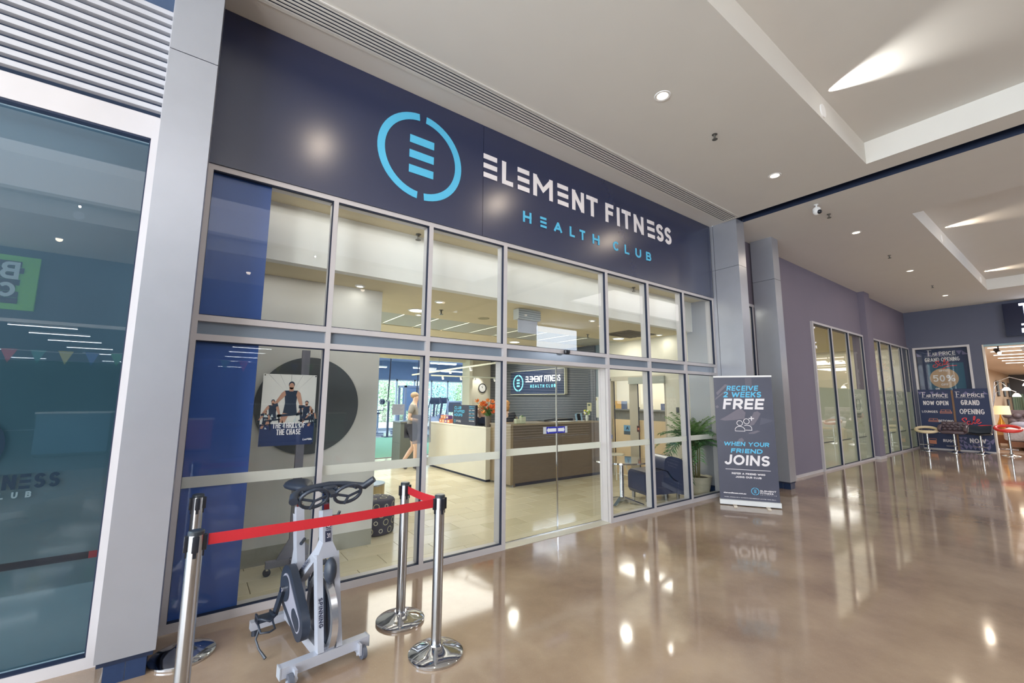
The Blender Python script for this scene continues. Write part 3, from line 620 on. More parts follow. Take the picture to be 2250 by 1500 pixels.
# flowers
fv = E('flower_vase', 'grey vase of orange bird of paradise flowers on the reception desk', 'flowers', (4.86, 6.98, 1.01))
vx, vy = 4.59, 7.0
ob('vase', MB().lathe([(.05, 0), (.055, .02), (.062, .17), (.066, .21), (.058, .21), (.05, .05)], (vx, vy, 1.01), 24), mat('vase_grey', (120, 112, 104), .35), fv, 50)
stem = MB(); lv = MB()
OR = [mat('petal_orange', (250, 124, 60), .5), mat('petal_amber', (255, 166, 92), .5)]
for k in range(24):
    a = random.uniform(0, 2*PI); rr = random.uniform(.04, .24); hx, hy, hz = vx+math.cos(a)*rr, vy+math.sin(a)*rr*.9, 1.44+random.uniform(-.14, .13)-rr*.3
    stem.tube([(vx, vy, 1.12), (vx+(hx-vx)*.35, vy+(hy-vy)*.35, 1.3), (hx, hy, hz)], .004, 5)
    bl = MB()
    for q in range(10):
        b = random.uniform(0, 2*PI); e_ = random.uniform(.1, 1.3); d = Vector((math.cos(b)*math.cos(e_), math.sin(b)*math.cos(e_), math.sin(e_)))*.085; s_ = d.cross(Vector((0, 0, 1))).normalized()*.019
        p = Vector((hx, hy, hz)); bl.add([p, p+d*.5+s_, p+d, p+d*.5-s_], [(0, 1, 2, 3)]); bl.add([p+Vector((0,0,.004)), p+d*.5-s_+Vector((0, 0, .008)), p+d+Vector((0,0,.004)), p+d*.5+s_+Vector((0, 0, .008))], [(0, 1, 2, 3)])
    ob('blossom', bl, OR[k % 2], fv)
for k in range(40):
    a = random.uniform(0, 2*PI); l_ = random.uniform(.15, .3); p = Vector((vx, vy, 1.2)); d = Vector((math.cos(a)*.8, math.sin(a)*.8, random.uniform(.3, 1.1))).normalized()*l_; s_ = d.cross(Vector((0, 0, 1))).normalized()*.022
    lv.add([p, p+d*.5+s_, p+d, p+d*.5-s_], [(0, 1, 2, 3)])
ob('stems', stem, mat('stem_green', (84, 128, 60), .5), fv); ob('leaves', lv, mat('leaf_green', (74, 122, 62), .5), fv)['kind'] = 'stuff'
# counter things
e = E('hand_sanitiser', 'white topped pump bottle beside the flower vase', 'bottle', (4.69, 6.80, 1.095)); ob('bottle_body', MB().lathe([(.03, 0), (.032, .01), (.032, .085), (.014, .1)], (4.69, 6.80, 1.095), 20), mat('bottle_dark', (60, 72, 90), .2), e, 40); ob('pump', MB().lathe([(.02, .1), (.02, .135), (.008, .14), (.008, .15)], (4.69, 6.80, 1.095), 16).box(4.67, 4.72, 6.792, 6.808, 1.235, 1.25), WHITE, e, 40)
e = E('desk_phone', 'black desk phone on the corner of the cream desk', 'phone', (4.63, 7.04, 1.01)); ob('phone_base', MB().rbox(4.57, 4.70, 6.98, 7.12, 1.01, 1.035, .01), BLACK, e, 40); ob('handset', MB().tube([(4.60, 6.99, 1.045), (4.605, 7.05, 1.062), (4.60, 7.11, 1.045)], [.018, .011, .018], 10), BLACK, e, 60)
e = E('card_holder', 'low black card tray on the cream desk behind the phone', 'tray', (4.63, 7.28, 1.01)); ob('tray', MB().box(4.57, 4.70, 7.20, 7.36, 1.01, 1.02).box(4.69, 4.70, 7.20, 7.36, 1.02, 1.06).box(4.57, 4.70, 7.35, 7.36, 1.02, 1.05), BLACK, e)
for k, (x, w, hh, l) in enumerate(((4.82, .07, .085, 'narrow pale green pot of pens on the timber counter'), (4.94, .1, .12, 'square pale green holder with a rounded top on the timber counter'))):
    e = E('counter_holder', l, 'holder', (x, 6.45, 1.095)); mm = mat('pale_green', (206, 212, 184), .5)
    q = MB(); q.box(x, x+w, 6.40, 6.404, 1.095, 1.095+hh); q.box(x, x+w, 6.47, 6.474, 1.095, 1.095+hh); q.box(x, x+.004, 6.404, 6.47, 1.095, 1.095+hh); q.box(x+w-.004, x+w, 6.404, 6.47, 1.095, 1.095+hh); q.box(x, x+w, 6.40, 6.47, 1.095, 1.10); ob('holder_body', q, mm, e)
    if k: ob('rounded_back', MB().cyl((x+w/2, 6.474, 1.2), (x+w/2, 6.478, 1.2), .042, 24), mm, e); ob('small_plant', MB().ball((x+w/2, 6.44, 1.215), .022), mat('leaf_green', (74, 122, 62), .5), e)
    else:
        for j in range(3): ob('pen', MB().tube([(x+.02+j*.015, 6.44, 1.11), (x+.018+j*.02, 6.44, 1.22)], .004, 6), mat('pen_sand', (180, 160, 120), .5), e)
e = E('paper_sheets', 'loose white papers lying on the timber counter', 'paper', (6.0, 6.6, 1.095))
for k in range(3): ob('sheet', MB().flat([[(0, 0), (.3, .02), (.28, .23), (-.02, .21)]], (5.80+k*.13, 6.38+k*.02, 1.0965+k*.001), (1, 0, 0), (0, 1, 0), .0016), WHITE, e)
e = E('open_laptop', 'thin dark laptop lying open on the counter behind the papers', 'laptop', (6.0, 6.78, 1.095)); box('base', 5.72, 6.06, 6.66, 6.88, 1.096, 1.108, BLACK, e); ob('screen', MB().beam((5.72, 6.665, 1.115), (6.06, 6.665, 1.15), .006, .02).box(6.05, 6.5, 6.64, 6.66, 1.097, 1.15), BLACK, e); box('screen_edge', 6.05, 6.5, 6.636, 6.641, 1.146, 1.153, CHROME, e)
e = E('leaflet_stand', 'blue and white leaflet stand at the right end of the timber counter', 'leaflets', (6.75, 6.6, 1.095))
for k in range(3): ob('leaflet', MB().beam((6.52+k*.05, 6.52, 1.10), (6.49+k*.05, 6.52, 1.25), .004, .10), mat('leaflet_%d' % (k % 2), ((150, 190, 220), (238, 238, 230))[k % 2], .5), e)
box('holder_foot', 6.5, 6.66, 6.46, 6.58, 1.095, 1.102, WHITE, e)
e = E('counter_flowers', 'small vase of yellow and white flowers at the right end of the counter', 'flowers', (6.78, 6.5, 1.095)); ob('vase', MB().lathe([(.025, 0), (.035, .06), (.028, .12)], (6.78, 6.5, 1.095), 20), mat('glass_pale', (214, 220, 214), .1), e, 40)
for k in range(12):
    a = k*2.4; p = (6.78+math.cos(a)*.055, 6.5+math.sin(a)*.05, 1.27+.04*math.sin(k*3)); ob('blossom', MB().ball(p, .02, seg=8, rings=5), mat('bloom_%d' % (k % 3), ((232, 214, 70), (240, 240, 232), (150, 190, 90))[k % 3], .6), e)
e = E('wall_certificate', 'tall pale certificate on the wall at the right end of the desk', 'notice', (7.2, 6.45, 1.4)); box('paper_sheet', 7.196, 7.204, 6.36, 6.66, 1.15, 1.60, mat('certificate', (222, 222, 208), .6), e); ob('seal', MB().flat(disc2(0, 0, .03), (7.195, 6.62, 1.55), US, UZ), mat('seal_gold', (170, 150, 90), .5), e)
e = E('wall_switch_panel', 'small cream control panel on the slate feature wall', 'panel', (7.18, 6.8, 1.4)); box('panel_plate', 7.172, 7.19, 6.74, 6.87, 1.28, 1.47, mat('panel_cream', (200, 196, 160), .5), e); box('panel_display', 7.169, 7.172, 6.77, 6.84, 1.40, 1.44, mat('panel_green', (70, 90, 80), .3), e)
# added relief strips imitating the opposite shutter reflected over the slate wall
bt = E('shutter_reflections', 'added thin strips imitating shutter reflections across the slate feature wall', 'reflections', (7.19, 8.7, 0))
for k in range(33): box('slat', 7.183, 7.19, 6.63, 10.85, .9+k*.056, .9+k*.056+.012, mat('reflection_grey', (98, 102, 108), .4), bt)
# hung sign
hg = E('hanging_sign', 'navy club name sign with cyan ring hung on the slate feature wall', 'sign', (7.15, 8.6, 2))
box('sign_board', 7.10, 7.18, 7.525, 9.70, 1.672, 2.285, mat('sign_deep_navy', (34, 46, 76), .3), hg)
f = MB(); f.box(7.095, 7.18, 7.505, 7.525, 1.665, 2.292); f.box(7.095, 7.18, 7.505, 9.71, 2.285, 2.292); f.box(7.095, 7.18, 7.505, 9.71, 1.662, 1.672); ob('sign_edge', f, mat('edge_cream', (222, 222, 200), .4), hg)
GC = mat('cyan_lit', (110, 214, 246), .5, em=.7); GW = mat('white_lit', (240, 242, 246), .5, em=.6)
OH = (7.098, 9.70, 1.672); logo(hg, .35, .30, .225, OH, US, UZ, GC)
write('lettering', '#L#M#NT FITN#SS', .155, .025, (7.098, 9.02, 1.985), US, UZ, GW, hg, width=1.36)
write('lettering', 'H#ALTH CLUB', .075, .013, (7.098, 8.82, 1.84), US, UZ, GC, hg, width=.98, sp=.6)
# clock
ck = E('wall_clock', 'round wall clock with thin black rim above the orange flowers', 'clock', (6.86, 10.86, 1.86))
ob('clock_face', MB().cyl((6.90, 10.88, 1.858), (6.90, 10.86, 1.858), .125, 36), mat('clock_face', (226, 226, 226), .4), ck, 40)
ob('clock_rim', MB().tube([(6.90+.128*math.cos(2*PI*k/36), 10.86, 1.858+.128*math.sin(2*PI*k/36)) for k in range(36)], .013, 8, True), BLACK, ck, 60)
ob('clock_hands', MB().box(6.896, 6.904, 10.853, 10.857, 1.858, 1.95).beam((6.90, 10.855, 1.858), (6.87, 10.855, 1.915), .004, .008), BLACK, ck)
for k in range(12): a = k*PI/6; ob('hour_mark', MB().beam((6.90+.1*math.cos(a), 10.857, 1.858+.1*math.sin(a)), (6.90+.115*math.cos(a), 10.857, 1.858+.115*math.sin(a)), .003, .006), BLACK, ck)
# track lights hung in the foyer
for nm, a, b_ in (('cream lighting track slanting from the gym opening to the club sign', (4.3, 10.0, 2.12), (5.4, 7.2, 2.36)), ('cream lighting track hung level before the clock wall', (4.9, 10.2, 2.14), (7.1, 10.2, 2.14))):
    a, b_ = Vector(a), Vector(b_); e = E('track_light', nm, 'light', a); ob('rail', MB().beam(a, b_, .035, .035), mat('rail_cream', (204, 206, 188), .5), e)
    for t in (.1, .9): p = a.lerp(b_, t); ob('suspension', MB().tube([p, (p.x, p.y, 2.76)], .003, 5), mat('wire_grey', (120, 120, 120), .5), e)
    for t in (.15, .4, .6, .9):
        p = a.lerp(b_, t); h_ = ob('spot_head', MB().cyl(p+Vector((0, 0, -.02)), p+Vector((.02, 0, -.09)), .028, 14), WHITE, e, 40); ob('lamp_face', MB().cyl(p+Vector((.02, 0, -.09)), p+Vector((.021, 0, -.094)), .024, 14), LAMP, h_)
light('lamp', 'SPOT', (6.72, 10.5, 2.4), 14, CREAM, .03, aim=(6.72, 10.9, 1.7), spot=60)
light('lamp', 'SPOT', (5.9, 8.6, 2.5), 60, NEUT, .05, aim=(7.2, 8.6, 1.9), spot=90)

# ------------------------------------------------------------------ inner glass doors and the room behind
d2 = E('door_2', 'inner glass doors in the cream side wall with pale frames', 'door', (7.25, 5.6, 0), kind='structure')
DF = mat('door_frame_sand', (190, 182, 164), .5)
for y0, y1 in ((6.22, 6.3), (5.58, 5.74), (4.86, 4.91)): box('frame_post', 7.24, 7.33, y0, y1, 0, 1.99, DF, d2)
box('frame_head', 7.24, 7.33, 4.86, 6.3, 1.94, 2.03, DF, d2); box('closer_box', 7.17, 7.24, 4.86, 5.70, 1.86, 2.0, mat('closer_grey', (164, 168, 158), .4), d2)
box('closer_pad', 7.16, 7.18, 5.22, 5.30, 1.93, 1.98, BLACK, d2); box('door_edge', 7.23, 7.25, 5.52, 5.58, 0, 1.9, DF, d2); box('door_seal', 7.228, 7.24, 5.505, 5.52, 0, 1.9, GASKET, d2); box('door_seal', 7.228, 7.24, 6.12, 6.135, 0, 1.93, GASKET, d2)
box('glass_pane', 7.27, 7.275, 5.74, 6.22, 0, 1.94, CLEAR, d2); box('glass_pane', 7.27, 7.275, 4.91, 5.58, 0, 1.94, CLEAR, d2)
box('frosted_film', 7.278, 7.279, 5.75, 6.22, .02, 1.135, FROSTD, d2); box('frosted_film', 7.278, 7.279, 4.92, 5.57, .02, 1.135, FROSTD, d2)
e = E('door_notice', 'blue and white notice stuck on the inner glass door', 'notice', (7.26, 5.76, .92)); ob('notice_sheet', MB().flat(rect2(0, .30, 0, .19), (7.262, 5.92, .83), US, UZ), mat('notice_blue', (120, 170, 205), .5), e); ob('notice_footer', MB().flat(rect2(0, .30, 0, .07), (7.261, 5.92, .83), US, UZ), mat('notice_slate', (90, 104, 116), .5), e)
write('lettering', 'A', .075, .014, (7.2605, 5.86, .925), US, UZ, HN, e)
e = E('alarm_notice', 'small black and red safety sticker beside the door notice', 'sticker', (7.26, 5.51, .95)); ob('sticker_sheet', MB().flat(rect2(0, .075, 0, .12), (7.225, 5.56, .905), US, UZ), mat('sticker_brown', (88, 60, 64), .5), e); ob('sticker_mark', MB().flat(disc2(.037, .06, .022), (7.224, 5.56, .905), US, UZ), mat('sticker_orange', (226, 140, 110), .5), e)
sbox('floor_office', 'floor of the bright room behind the inner doors', 7.3, 12, 3.9, 10, -.1, -.001, TILEM[0])
sbox('wall_office', 'cream far wall of the room behind the inner doors', 10.4, 10.5, 3.9, 10, 0, 3, CREAMW); sbox('wall_office_side', 'cream side wall of the room behind the inner doors', 7.4, 10.5, 9.6, 9.7, 0, 3, CREAMW)
sbox('wall_office_front', 'partition of the room behind the inner doors', 7.4, 10.5, 4.0, 4.1, 0, 3.7, CREAMW)
sbox('ceiling_office', 'white ceiling of the room behind the inner doors', 7.3, 10.5, 3.95, 9.7, 2.8, 2.9, WHITE)
light('office_lamp', 'AREA', (8.8, 7.0, 2.75), 50, (1, .95, .85), 1.6, aim=(8.8, 7, 0))
sh = E('office_counter', 'dark counter crowded with small things seen through the inner doors', 'counter', (9.9, 7.4, 0)); box('counter_body', 9.5, 10.1, 5.9, 9.3, .0, 1.25, mat('counter_dark', (96, 100, 104), .5), sh)
box('counter_top', 9.45, 10.1, 5.9, 9.3, 1.25, 1.28, mat('counter_dark', (96, 100, 104), .5), sh)
for k in range(7):
    y = 6.1+k*.42; hh = (.14, .3, .2, .12, .4, .18, .25)[k]; e = E('counter_carton', ('shortest', 'tall', 'middling', 'lowest black', 'tallest', 'squat', 'upright')[k]+(' grey', ' blue', ' pale')[k % 3]+' carton on the office counter, '+('nearest the clock', 'second past the clock', 'third past the clock', 'halfway along', 'just past halfway', 'second from the cork board', 'nearest the cork board')[k], 'box', (9.7, y, 1.28), 'cartons on the office counter'); box('carton', 9.6, 9.72, y, y+.11, 1.28, 1.28+hh*.55, mat('carton_dim_%d' % (k % 3), ((120, 116, 110), (80, 92, 120), (140, 140, 132))[k % 3], .6), e)
e = E('notice_board', 'orange cork notice board on the office wall', 'board', (10.4, 8.6, 1.8)); box('cork', 10.36, 10.395, 8.4, 8.75, 1.2, 1.5, mat('cork', (230, 190, 124), .8), e)
e = E('office_clock', 'faint round clock on the office wall', 'clock', (10.39, 6.1, 1.95)); ob('clock_face', MB().cyl((10.4, 6.55, 1.92), (10.38, 6.55, 1.92), .14, 28), mat('clock_pale', (200, 204, 204), .5), e, 40)
e = E('wall_switches', 'pair of dark switch plates on the right foyer wall', 'switch', (7.19, 4.5, 1.35))
for y in (4.40, 4.60): box('switch_plate', 7.205, 7.22, y, y+.05, 1.31, 1.41, mat('switch_dark', (80, 84, 92), .4), e)

# ------------------------------------------------------------------ foyer furniture
tb = E('glass_table', 'small round glass cafe table on a chrome pedestal beside the navy chair', 'table', (5.36, 4.44, 0))
ob('table_top', MB().lathe([(.42, .615), (.425, .62), (.42, .63), (.0, .63)], (5.36, 4.44, 0), 48), glassm('table_glass', (.86, .93, .92), 2.2), tb, 40)
ob('table_rim', MB().lathe([(.42, .612), (.432, .612), (.432, .634), (.42, .634)], (5.36, 4.44, 0), 48), CHROME, tb, 40)
ob('pedestal', MB().lathe([(.12, .614), (.12, .606), (.032, .6), (.032, .09), (.045, .06), (.05, .03)], (5.36, 4.44, 0), 24), CHROME, tb, 40)
for k in range(4):
    a = R(20+90*k); ob('foot', MB().add([(5.36+math.cos(a)*.03-math.sin(a)*s*w, 4.44+math.sin(a)*.03+math.cos(a)*s*w, z) for s, w, z in ((1, .035, .03), (-1, .035, .03), (-1, .035, .085), (1, .035, .085))]+
        [(5.36+math.cos(a)*.33-math.sin(a)*s*w, 4.44+math.sin(a)*.33+math.cos(a)*s*w, z) for s, w, z in ((1, .022, 0.002), (-1, .022, 0.002), (-1, .022, .016), (1, .022, .016))], [(0, 1, 2, 3), (7, 6, 5, 4), (0, 4, 5, 1), (1, 5, 6, 2), (2, 6, 7, 3), (3, 7, 4, 0)]), CHROME, tb)
NL = mat('navy_leather', (52, 62, 92), .3, noise=(20, .06, (1, 1, 1)))
ch = E('tub_chair', 'navy leather block chair with low rounded back beside the glass table', 'chair', (0, 0, 0))
def prof_extrude(prof, y0, y1):
    mb = MB(); n = len(prof); mb.add([(x, y0, z) for x, z in prof]+[(x, y1, z) for x, z in prof], [tuple(range(n)), tuple(range(2*n-1, n-1, -1))]+[(i, i+n, (i+1) % n+n, (i+1) % n) for i in range(n)]); return mb
seat = [(.02, .12), (0, .15), (0, .37), (.015, .41), (.05, .435), (.36, .455), (.42, .43), (.50, .33), (.56, .29), (.62, .27), (.62, .10), (.03, .10)]
back = [(.58, .10), (.72, .07), (.72, .59), (.70, .61), (.64, .635), (.52, .665), (.44, .665), (.39, .64), (.365, .58), (.36, .47), (.43, .445), (.51, .345), (.57, .305), (.62, .285)]
ob('seat', prof_extrude(seat, .01, .45), NL, ch, 30); ob('backrest', prof_extrude(back, 0, .46), NL, ch, 30)
for x, y in ((.07, .05), (.07, .41), (.64, .05), (.64, .41), (.42, .05)): ob('leg', MB().cyl((x, y, 0), (x, y, .11), .028, 18), STEEL, ch, 40)
ch.location = (5.63, 4.215, 0); ch.rotation_euler.z = R(-17.5)
# side chair behind the table
wc = E('metal_stool', 'white metal side chair half hidden behind the glass table', 'chair', (6.88, 5.85, 0))
ob('seat', MB().lathe([(.17, .44), (.19, .45), (.19, .47), (.0, .48)], (6.88, 5.85, 0), 28), mat('chair_white', (226, 226, 214), .3), wc, 40)
for sx, sy in ((-1, -1), (1, -1), (-1, 1), (1, 1)): ob('leg', MB().tube([(6.88+sx*.1, 5.85+sy*.1, .445), (6.88+sx*.2, 5.85+sy*.2, .005)], .012, 8), mat('chair_white', (226, 226, 214), .3), wc, 40)
# palm
pm = E('potted_palm', 'tall green palm in a round stone pot inside the last window bay', 'plant', (7.0, 4.15, 0))
ob('pot', MB().lathe([(.165, 0), (.19, .02), (.20, .05), (.235, .23), (.245, .27), (.25, .285), (.225, .285), (.21, .25), (.0, .24)], (6.93, 4.15, 0), 36), mat('stone_pot', (196, 188, 166), .8, noise=(9, .12, (1, 1, 3)), bump=(30, .4)), pm, 50)
ob('soil', MB().lathe([(.21, .235), (.21, .25)], (6.93, 4.15, 0), 24), mat('soil', (70, 62, 50), .9), pm)
GRN = [mat('palm_green', (70, 116, 66), .5), mat('palm_dark', (52, 92, 56), .5), mat('palm_light', (112, 148, 84), .5)]
cs = MB()
for k in range(9):
    a = k*.7; cs.tube([(6.93+math.cos(a)*.05, 4.15+math.sin(a)*.05, .24), (6.93+math.cos(a)*.07, 4.15+math.sin(a)*.07, .6), (6.93+math.cos(a)*.1, 4.15+math.sin(a)*.09, .95)], [.012, .009, .006], 7)
ob('canes', cs, mat('cane', (120, 112, 66), .6), pm, 60)
def frond(L_, droop, seed, e0):
    rnd = random.Random(seed); mb = MB(); pts = []
    for i in range(13): t = i/12; pts.append(Vector((L_*t*math.cos(e0-droop*t), 0, L_*t*math.sin(e0-droop*t))))
    mb.tube(pts, [.006*(1-.8*i/12) for i in range(13)], 5)
    for i in range(3, 13):
        for sd in (-1, 1):
            for h_ in (0, .5):
                p = pts[i].lerp(pts[min(i+1, 12)], h_); t = i/12; ln = (.26 if t < .7 else .20)*L_/.9*(1-.5*max(0, t-.7)); fwd = (pts[min(i+1, 12)]-pts[i-1]).normalized()
                d = (fwd*.75+Vector((0, sd, .15+rnd.uniform(-.15, .1)))).normalized()*ln; w = fwd.cross(Vector((0, 1, 0))).normalized()*.0; w = fwd*.014
                q = p+d*.55+Vector((0, 0, .012)); e_ = p+d+Vector((0, 0, -.035)); mb.add([p, q-w, e_, q+w], [(0, 1, 2, 3)])
    return mb
pal = [ob('frond', frond(l, dr, i, e0), GRN[i % 3], pm) for i, (l, dr, e0) in enumerate(((.80, 1.3, 1.25), (.70, 1.7, 1.2), (.74, .55, 1.45), (.66, .9, 1.3)))]
FR = [(170, 1, 0, 1.0), (188, 0, .1, .95), (200, 1, -.12, .85), (178, 1, -.28, .8), (150, 1, .02, .8), (215, 0, -.05, .8), (240, 2, .0, .8), (120, 0, .0, .8), (95, 2, .02, .85), (70, 2, -.05, .8), (40, 2, .03, .78), (10, 2, .0, .75), (330, 2, -.04, .75), (300, 2, .02, .8), (275, 3, -.02, .7), (255, 2, .06, .85), (140, 3, .05, .85),
 (180, 2, .08, .9), (60, 3, .0, .62), (350, 3, -.05, .5), (20, 3, .08, .5), (110, 3, .06, .75), (225, 3, .04, .72), (160, 2, -.1, .85), (205, 2, .0, .9), (90, 2, -.15, .7), (270, 2, -.15, .7), (0, 2, -.12, .6), (45, 2, -.14, .6), (315, 2, -.12, .6)]+[(a_, (2, 3)[a_ % 2], -.12+(a_ % 7)*.035, .62+.02*(a_ % 9)) for a_ in (5, 32, 57, 83, 101, 127, 155, 179, 203, 233, 251, 281, 303, 337)]
used_ = set()
for i, (a, k, dz, sc_) in enumerate(FR):
    if k not in used_: f = pal[k]; used_.add(k)
    else: f = pal[k].copy(); COL.objects.link(f); f.parent = pm
    lo = Vector((6.90, 4.17, .70+dz))-ORG[pm.name]
    f.matrix_local = Matrix.Translation(lo) @ Matrix.Rotation(R(a+(i*37 % 11)-5), 4, 'Z') @ Matrix.Scale(sc_, 4) @ Matrix.Translation(ORG[pm.name])
# pouf and drum
PF = mat('pouf_fabric', (70, 72, 92), .8); RG = mat('pouf_ring', (186, 184, 160), .8); RG2 = mat('pouf_ring_white', (206, 206, 196), .8)
po = E('ring_pouf', 'round charcoal pouf printed with pale rings behind the foyer partition', 'pouf', (1.82, 5.2, 0)); px, py, pr = 1.82, 5.18, .225
ob('pouf_body', MB().lathe([(pr-.03, 0), (pr-.008, .012), (pr, .035), (pr, .345), (pr-.01, .372), (pr-.035, .385), (.0, .392)], (px, py, 0), 40), PF, po, 50)
rg = []
for j in range(4):
    for i in range(12):
        a = 2*PI*i/12+(j % 2)*PI/12; zc = .06+j*.088; rr = .036 if (i+j) % 3 else .024; mb = MB(); n = 18
        for k in range(n):
            t0, t1 = 2*PI*k/n, 2*PI*(k+1)/n; q = []
            for r_, t in ((rr, t0), (rr, t1), (rr-.009, t1), (rr-.009, t0)): aa = a+math.cos(t)*r_/pr; q.append((px+math.cos(aa)*(pr+.0015), py+math.sin(aa)*(pr+.0015), zc+math.sin(t)*r_))
            mb.add(q, [(3, 2, 1, 0)])
        ob('printed_ring', mb, RG if (i+j) % 3 else RG2, po)
for i in range(6):
    a = i*PI/3; ob('printed_ring', MB().flat(ring2(px+math.cos(a)*.12, py+math.sin(a)*.12, .042, .032, 0, 360, 18), (0, 0, .3935), (1, 0, 0), (0, 1, 0)), RG, po)
dr = E('timber_drum', 'short round drum stool in banded timber behind the ring pouf', 'stool', (1.95, 5.9, 0)); ob('drum_body', MB().lathe([(.2, 0), (.2, .40)], (1.98, 5.9, 0), 36), mat('drum_timber', (196, 174, 128), .4, noise=(5, .3, (9, 9, .5))), dr, 40); ob('drum_top', MB().lathe([(.205, .40), (.205, .42), (.0, .42)], (1.98, 5.9, 0), 36), STEEL, dr, 40)

# display stand behind the poster
ts = E('display_stand', 'grey wheeled screen stand with triangular base behind the poster', 'stand', (.85, 4.45, 0)); SG = mat('stand_grey', (138, 138, 152), .5)
box('upright', .80, .868, 4.46, 4.50, .1, 2.0, SG, ts)
ob('base_rail', MB().beam((.62, 4.46, .095), (1.12, 4.46, .095), .05, .055), SG, ts)
ob('cross_rail', MB().beam((.83, 4.25, .095), (.83, 4.72, .095), .05, .055), SG, ts)
for s_, x in ((1, .70), (-1, 1.04)): ob('gusset', MB().add([(x, 4.455, .12), (.83, 4.455, .34), (.83, 4.455, .12), (x, 4.475, .12), (.83, 4.475, .34), (.83, 4.475, .12)], [(0, 1, 2), (5, 4, 3), (0, 3, 4, 1), (1, 4, 5, 2), (2, 5, 3, 0)]), SG, ts)
for x, y in ((.635, 4.46), (1.1, 4.46), (.83, 4.27), (.83, 4.70)):
    w = ob('castor', MB().cyl((x, y-.012, .032), (x, y+.012, .032), .031, 20), mat('tyre_grey', (70, 76, 92), .6), ts, 40); ob('castor_fork', MB().box(x-.01, x+.01, y-.016, y+.016, .05, .075), CHROME, w)

# poster of cyclists inside the first bay
ps = E('cyclist_poster', 'glazed poster of indoor cyclists hung inside the first window bay', 'poster', (.62, 3.88, 1.17))
box('backing_board', .425, .816, 3.872, 3.878, 1.172, 1.735, mat('poster_paper', (206, 204, 200), .5), ps)
PO = (.425, 3.871, 1.172)
def pflat(name, polys, m_, k=0): return ob(name, MB().flat(polys, (PO[0], PO[1]-.0006*k, PO[2]), UX, UZ), m_, ps)
pflat('print_floor', rect2(0, .391, 0, .17), mat('poster_navy', (36, 52, 94), .5), 1)
rays = []
for k in range(15):
    a = PI*(k+.5)/15; rays.append([(.2+.07*math.cos(a), .33+.09*math.sin(a)), (.2+.4*math.cos(a)-.0015, min(.56, .33+.5*math.sin(a))), (.2+.4*math.cos(a)+.0015, min(.56, .33+.5*math.sin(a)))])
rays = [[(min(.391, max(0, x)), y) for x, y in r] for r in rays]
pflat('print_rays', rays, mat('poster_grey', (150, 150, 152), .5), 1)
SK = mat('poster_skin', (176, 132, 112), .5); DKP = mat('poster_dark', (30, 44, 66), .5)
def rider(cx, cy, s, m1, m2, k):
    P_ = lambda l: [[(cx+x*s, cy+y*s) for x, y in p] for p in l]
    pflat('print_rider', P_(disc2(0, .875, .07, .085)+[[(-.16, .72), (.16, .72), (.13, .4), (.17, .1), (-.17, .1), (-.13, .4)]]), m1, k)
    pflat('print_skin', P_([[(-.15, .72), (-.22, .66), (-.38, .38), (-.33, .36), (-.12, .6)], [(.15, .72), (.22, .66), (.3, .3), (.24, .28), (.12, .6)], [(-.05, .8), (.05, .8), (.05, .7), (-.05, .7)], [(-.17, .15), (-.02, .12), (-.12, -.12), (-.24, -.1)]]+disc2(0, .835, .058, .085)), m2, k+1)
    pflat('print_bike', P_([[(-.42, .36), (-.3, .4), (-.28, .32), (-.4, .28)], [(.2, .34), (.34, .34), (.34, .27), (.2, .26)], [(-.3, .1), (.3, .16), (.3, .1), (-.3, .04)], [(.22, .3), (.27, .3), (.32, -.2), (.26, -.2)]]), DKP, k+2)
rider(.205, .21, .31, DKP, SK, 2); rider(.08, .18, .19, DKP, SK, 2); rider(.035, .15, .13, DKP, SK, 2); rider(.325, .18, .18, DKP, SK, 2); rider(.37, .16, .13, DKP, SK, 2)
pw = []
rn = random.Random(3)
for k in range(26): x = rn.uniform(.01, .37); y = rn.uniform(.13, .24); pw.append([(x, y), (x+rn.uniform(.006, .02), y), (x+rn.uniform(.0, .012), y+rn.uniform(.01, .035))])
pflat('print_bikes', pw, mat('poster_pale', (190, 200, 204), .5), 3)
write('lettering', 'THE THRILL OF', .045, .0062, (PO[0]+.205, PO[1]-.004, PO[2]+.135), UX, UZ, WHITEP, ps, width=.235, align='c')
write('lettering', 'THE CHASE', .045, .0066, (PO[0]+.205, PO[1]-.004, PO[2]+.083), UX, UZ, WHITEP, ps, width=.175, align='c')
font_text('lettering', 'LesMills', .022, (PO[0]+.345, PO[1]-.004, PO[2]+.035), UX, UZ, WHITEP, ps, shear=.2, bold=.0006)
for x, z in ((.01, .01), (.381, .01), (.01, .553), (.381, .553)): ob('screw', MB().cyl((PO[0]+x, PO[1], PO[2]+z), (PO[0]+x, PO[1]-.008, PO[2]+z), .005, 10), CHROME, ps)
# grey notices on the glass
e = E('glass_notice', 'small grey printed notice stuck on the glass before the gym', 'notice', (1.53, 3.855, 1.4)); box('notice_sheet', 1.472, 1.589, 3.849, 3.852, 1.396, 1.494, mat('notice_grey', (182, 180, 184), .6), e)
for k in range(7): box('print_line', 1.482, 1.578-(k % 3)*.015, 3.8485, 3.849, 1.482-k*.012, 1.484-k*.012, mat('print_grey', (120, 118, 126), .6), e)
e = E('sheet_notice', 'translucent grey printed sheet on the glass in front of the walking man', 'notice', (1.77, 3.86, 1.13)); ob('notice_sheet', MB().flat([[(1.672, 1.395), (1.867, 1.385), (1.872, 1.13), (1.682, 1.122)]], (0, 3.856, 0), UX, UZ), glassm('grey_sheet', (.9, .92, .98), 1.3, (158, 162, 178), .62), e)
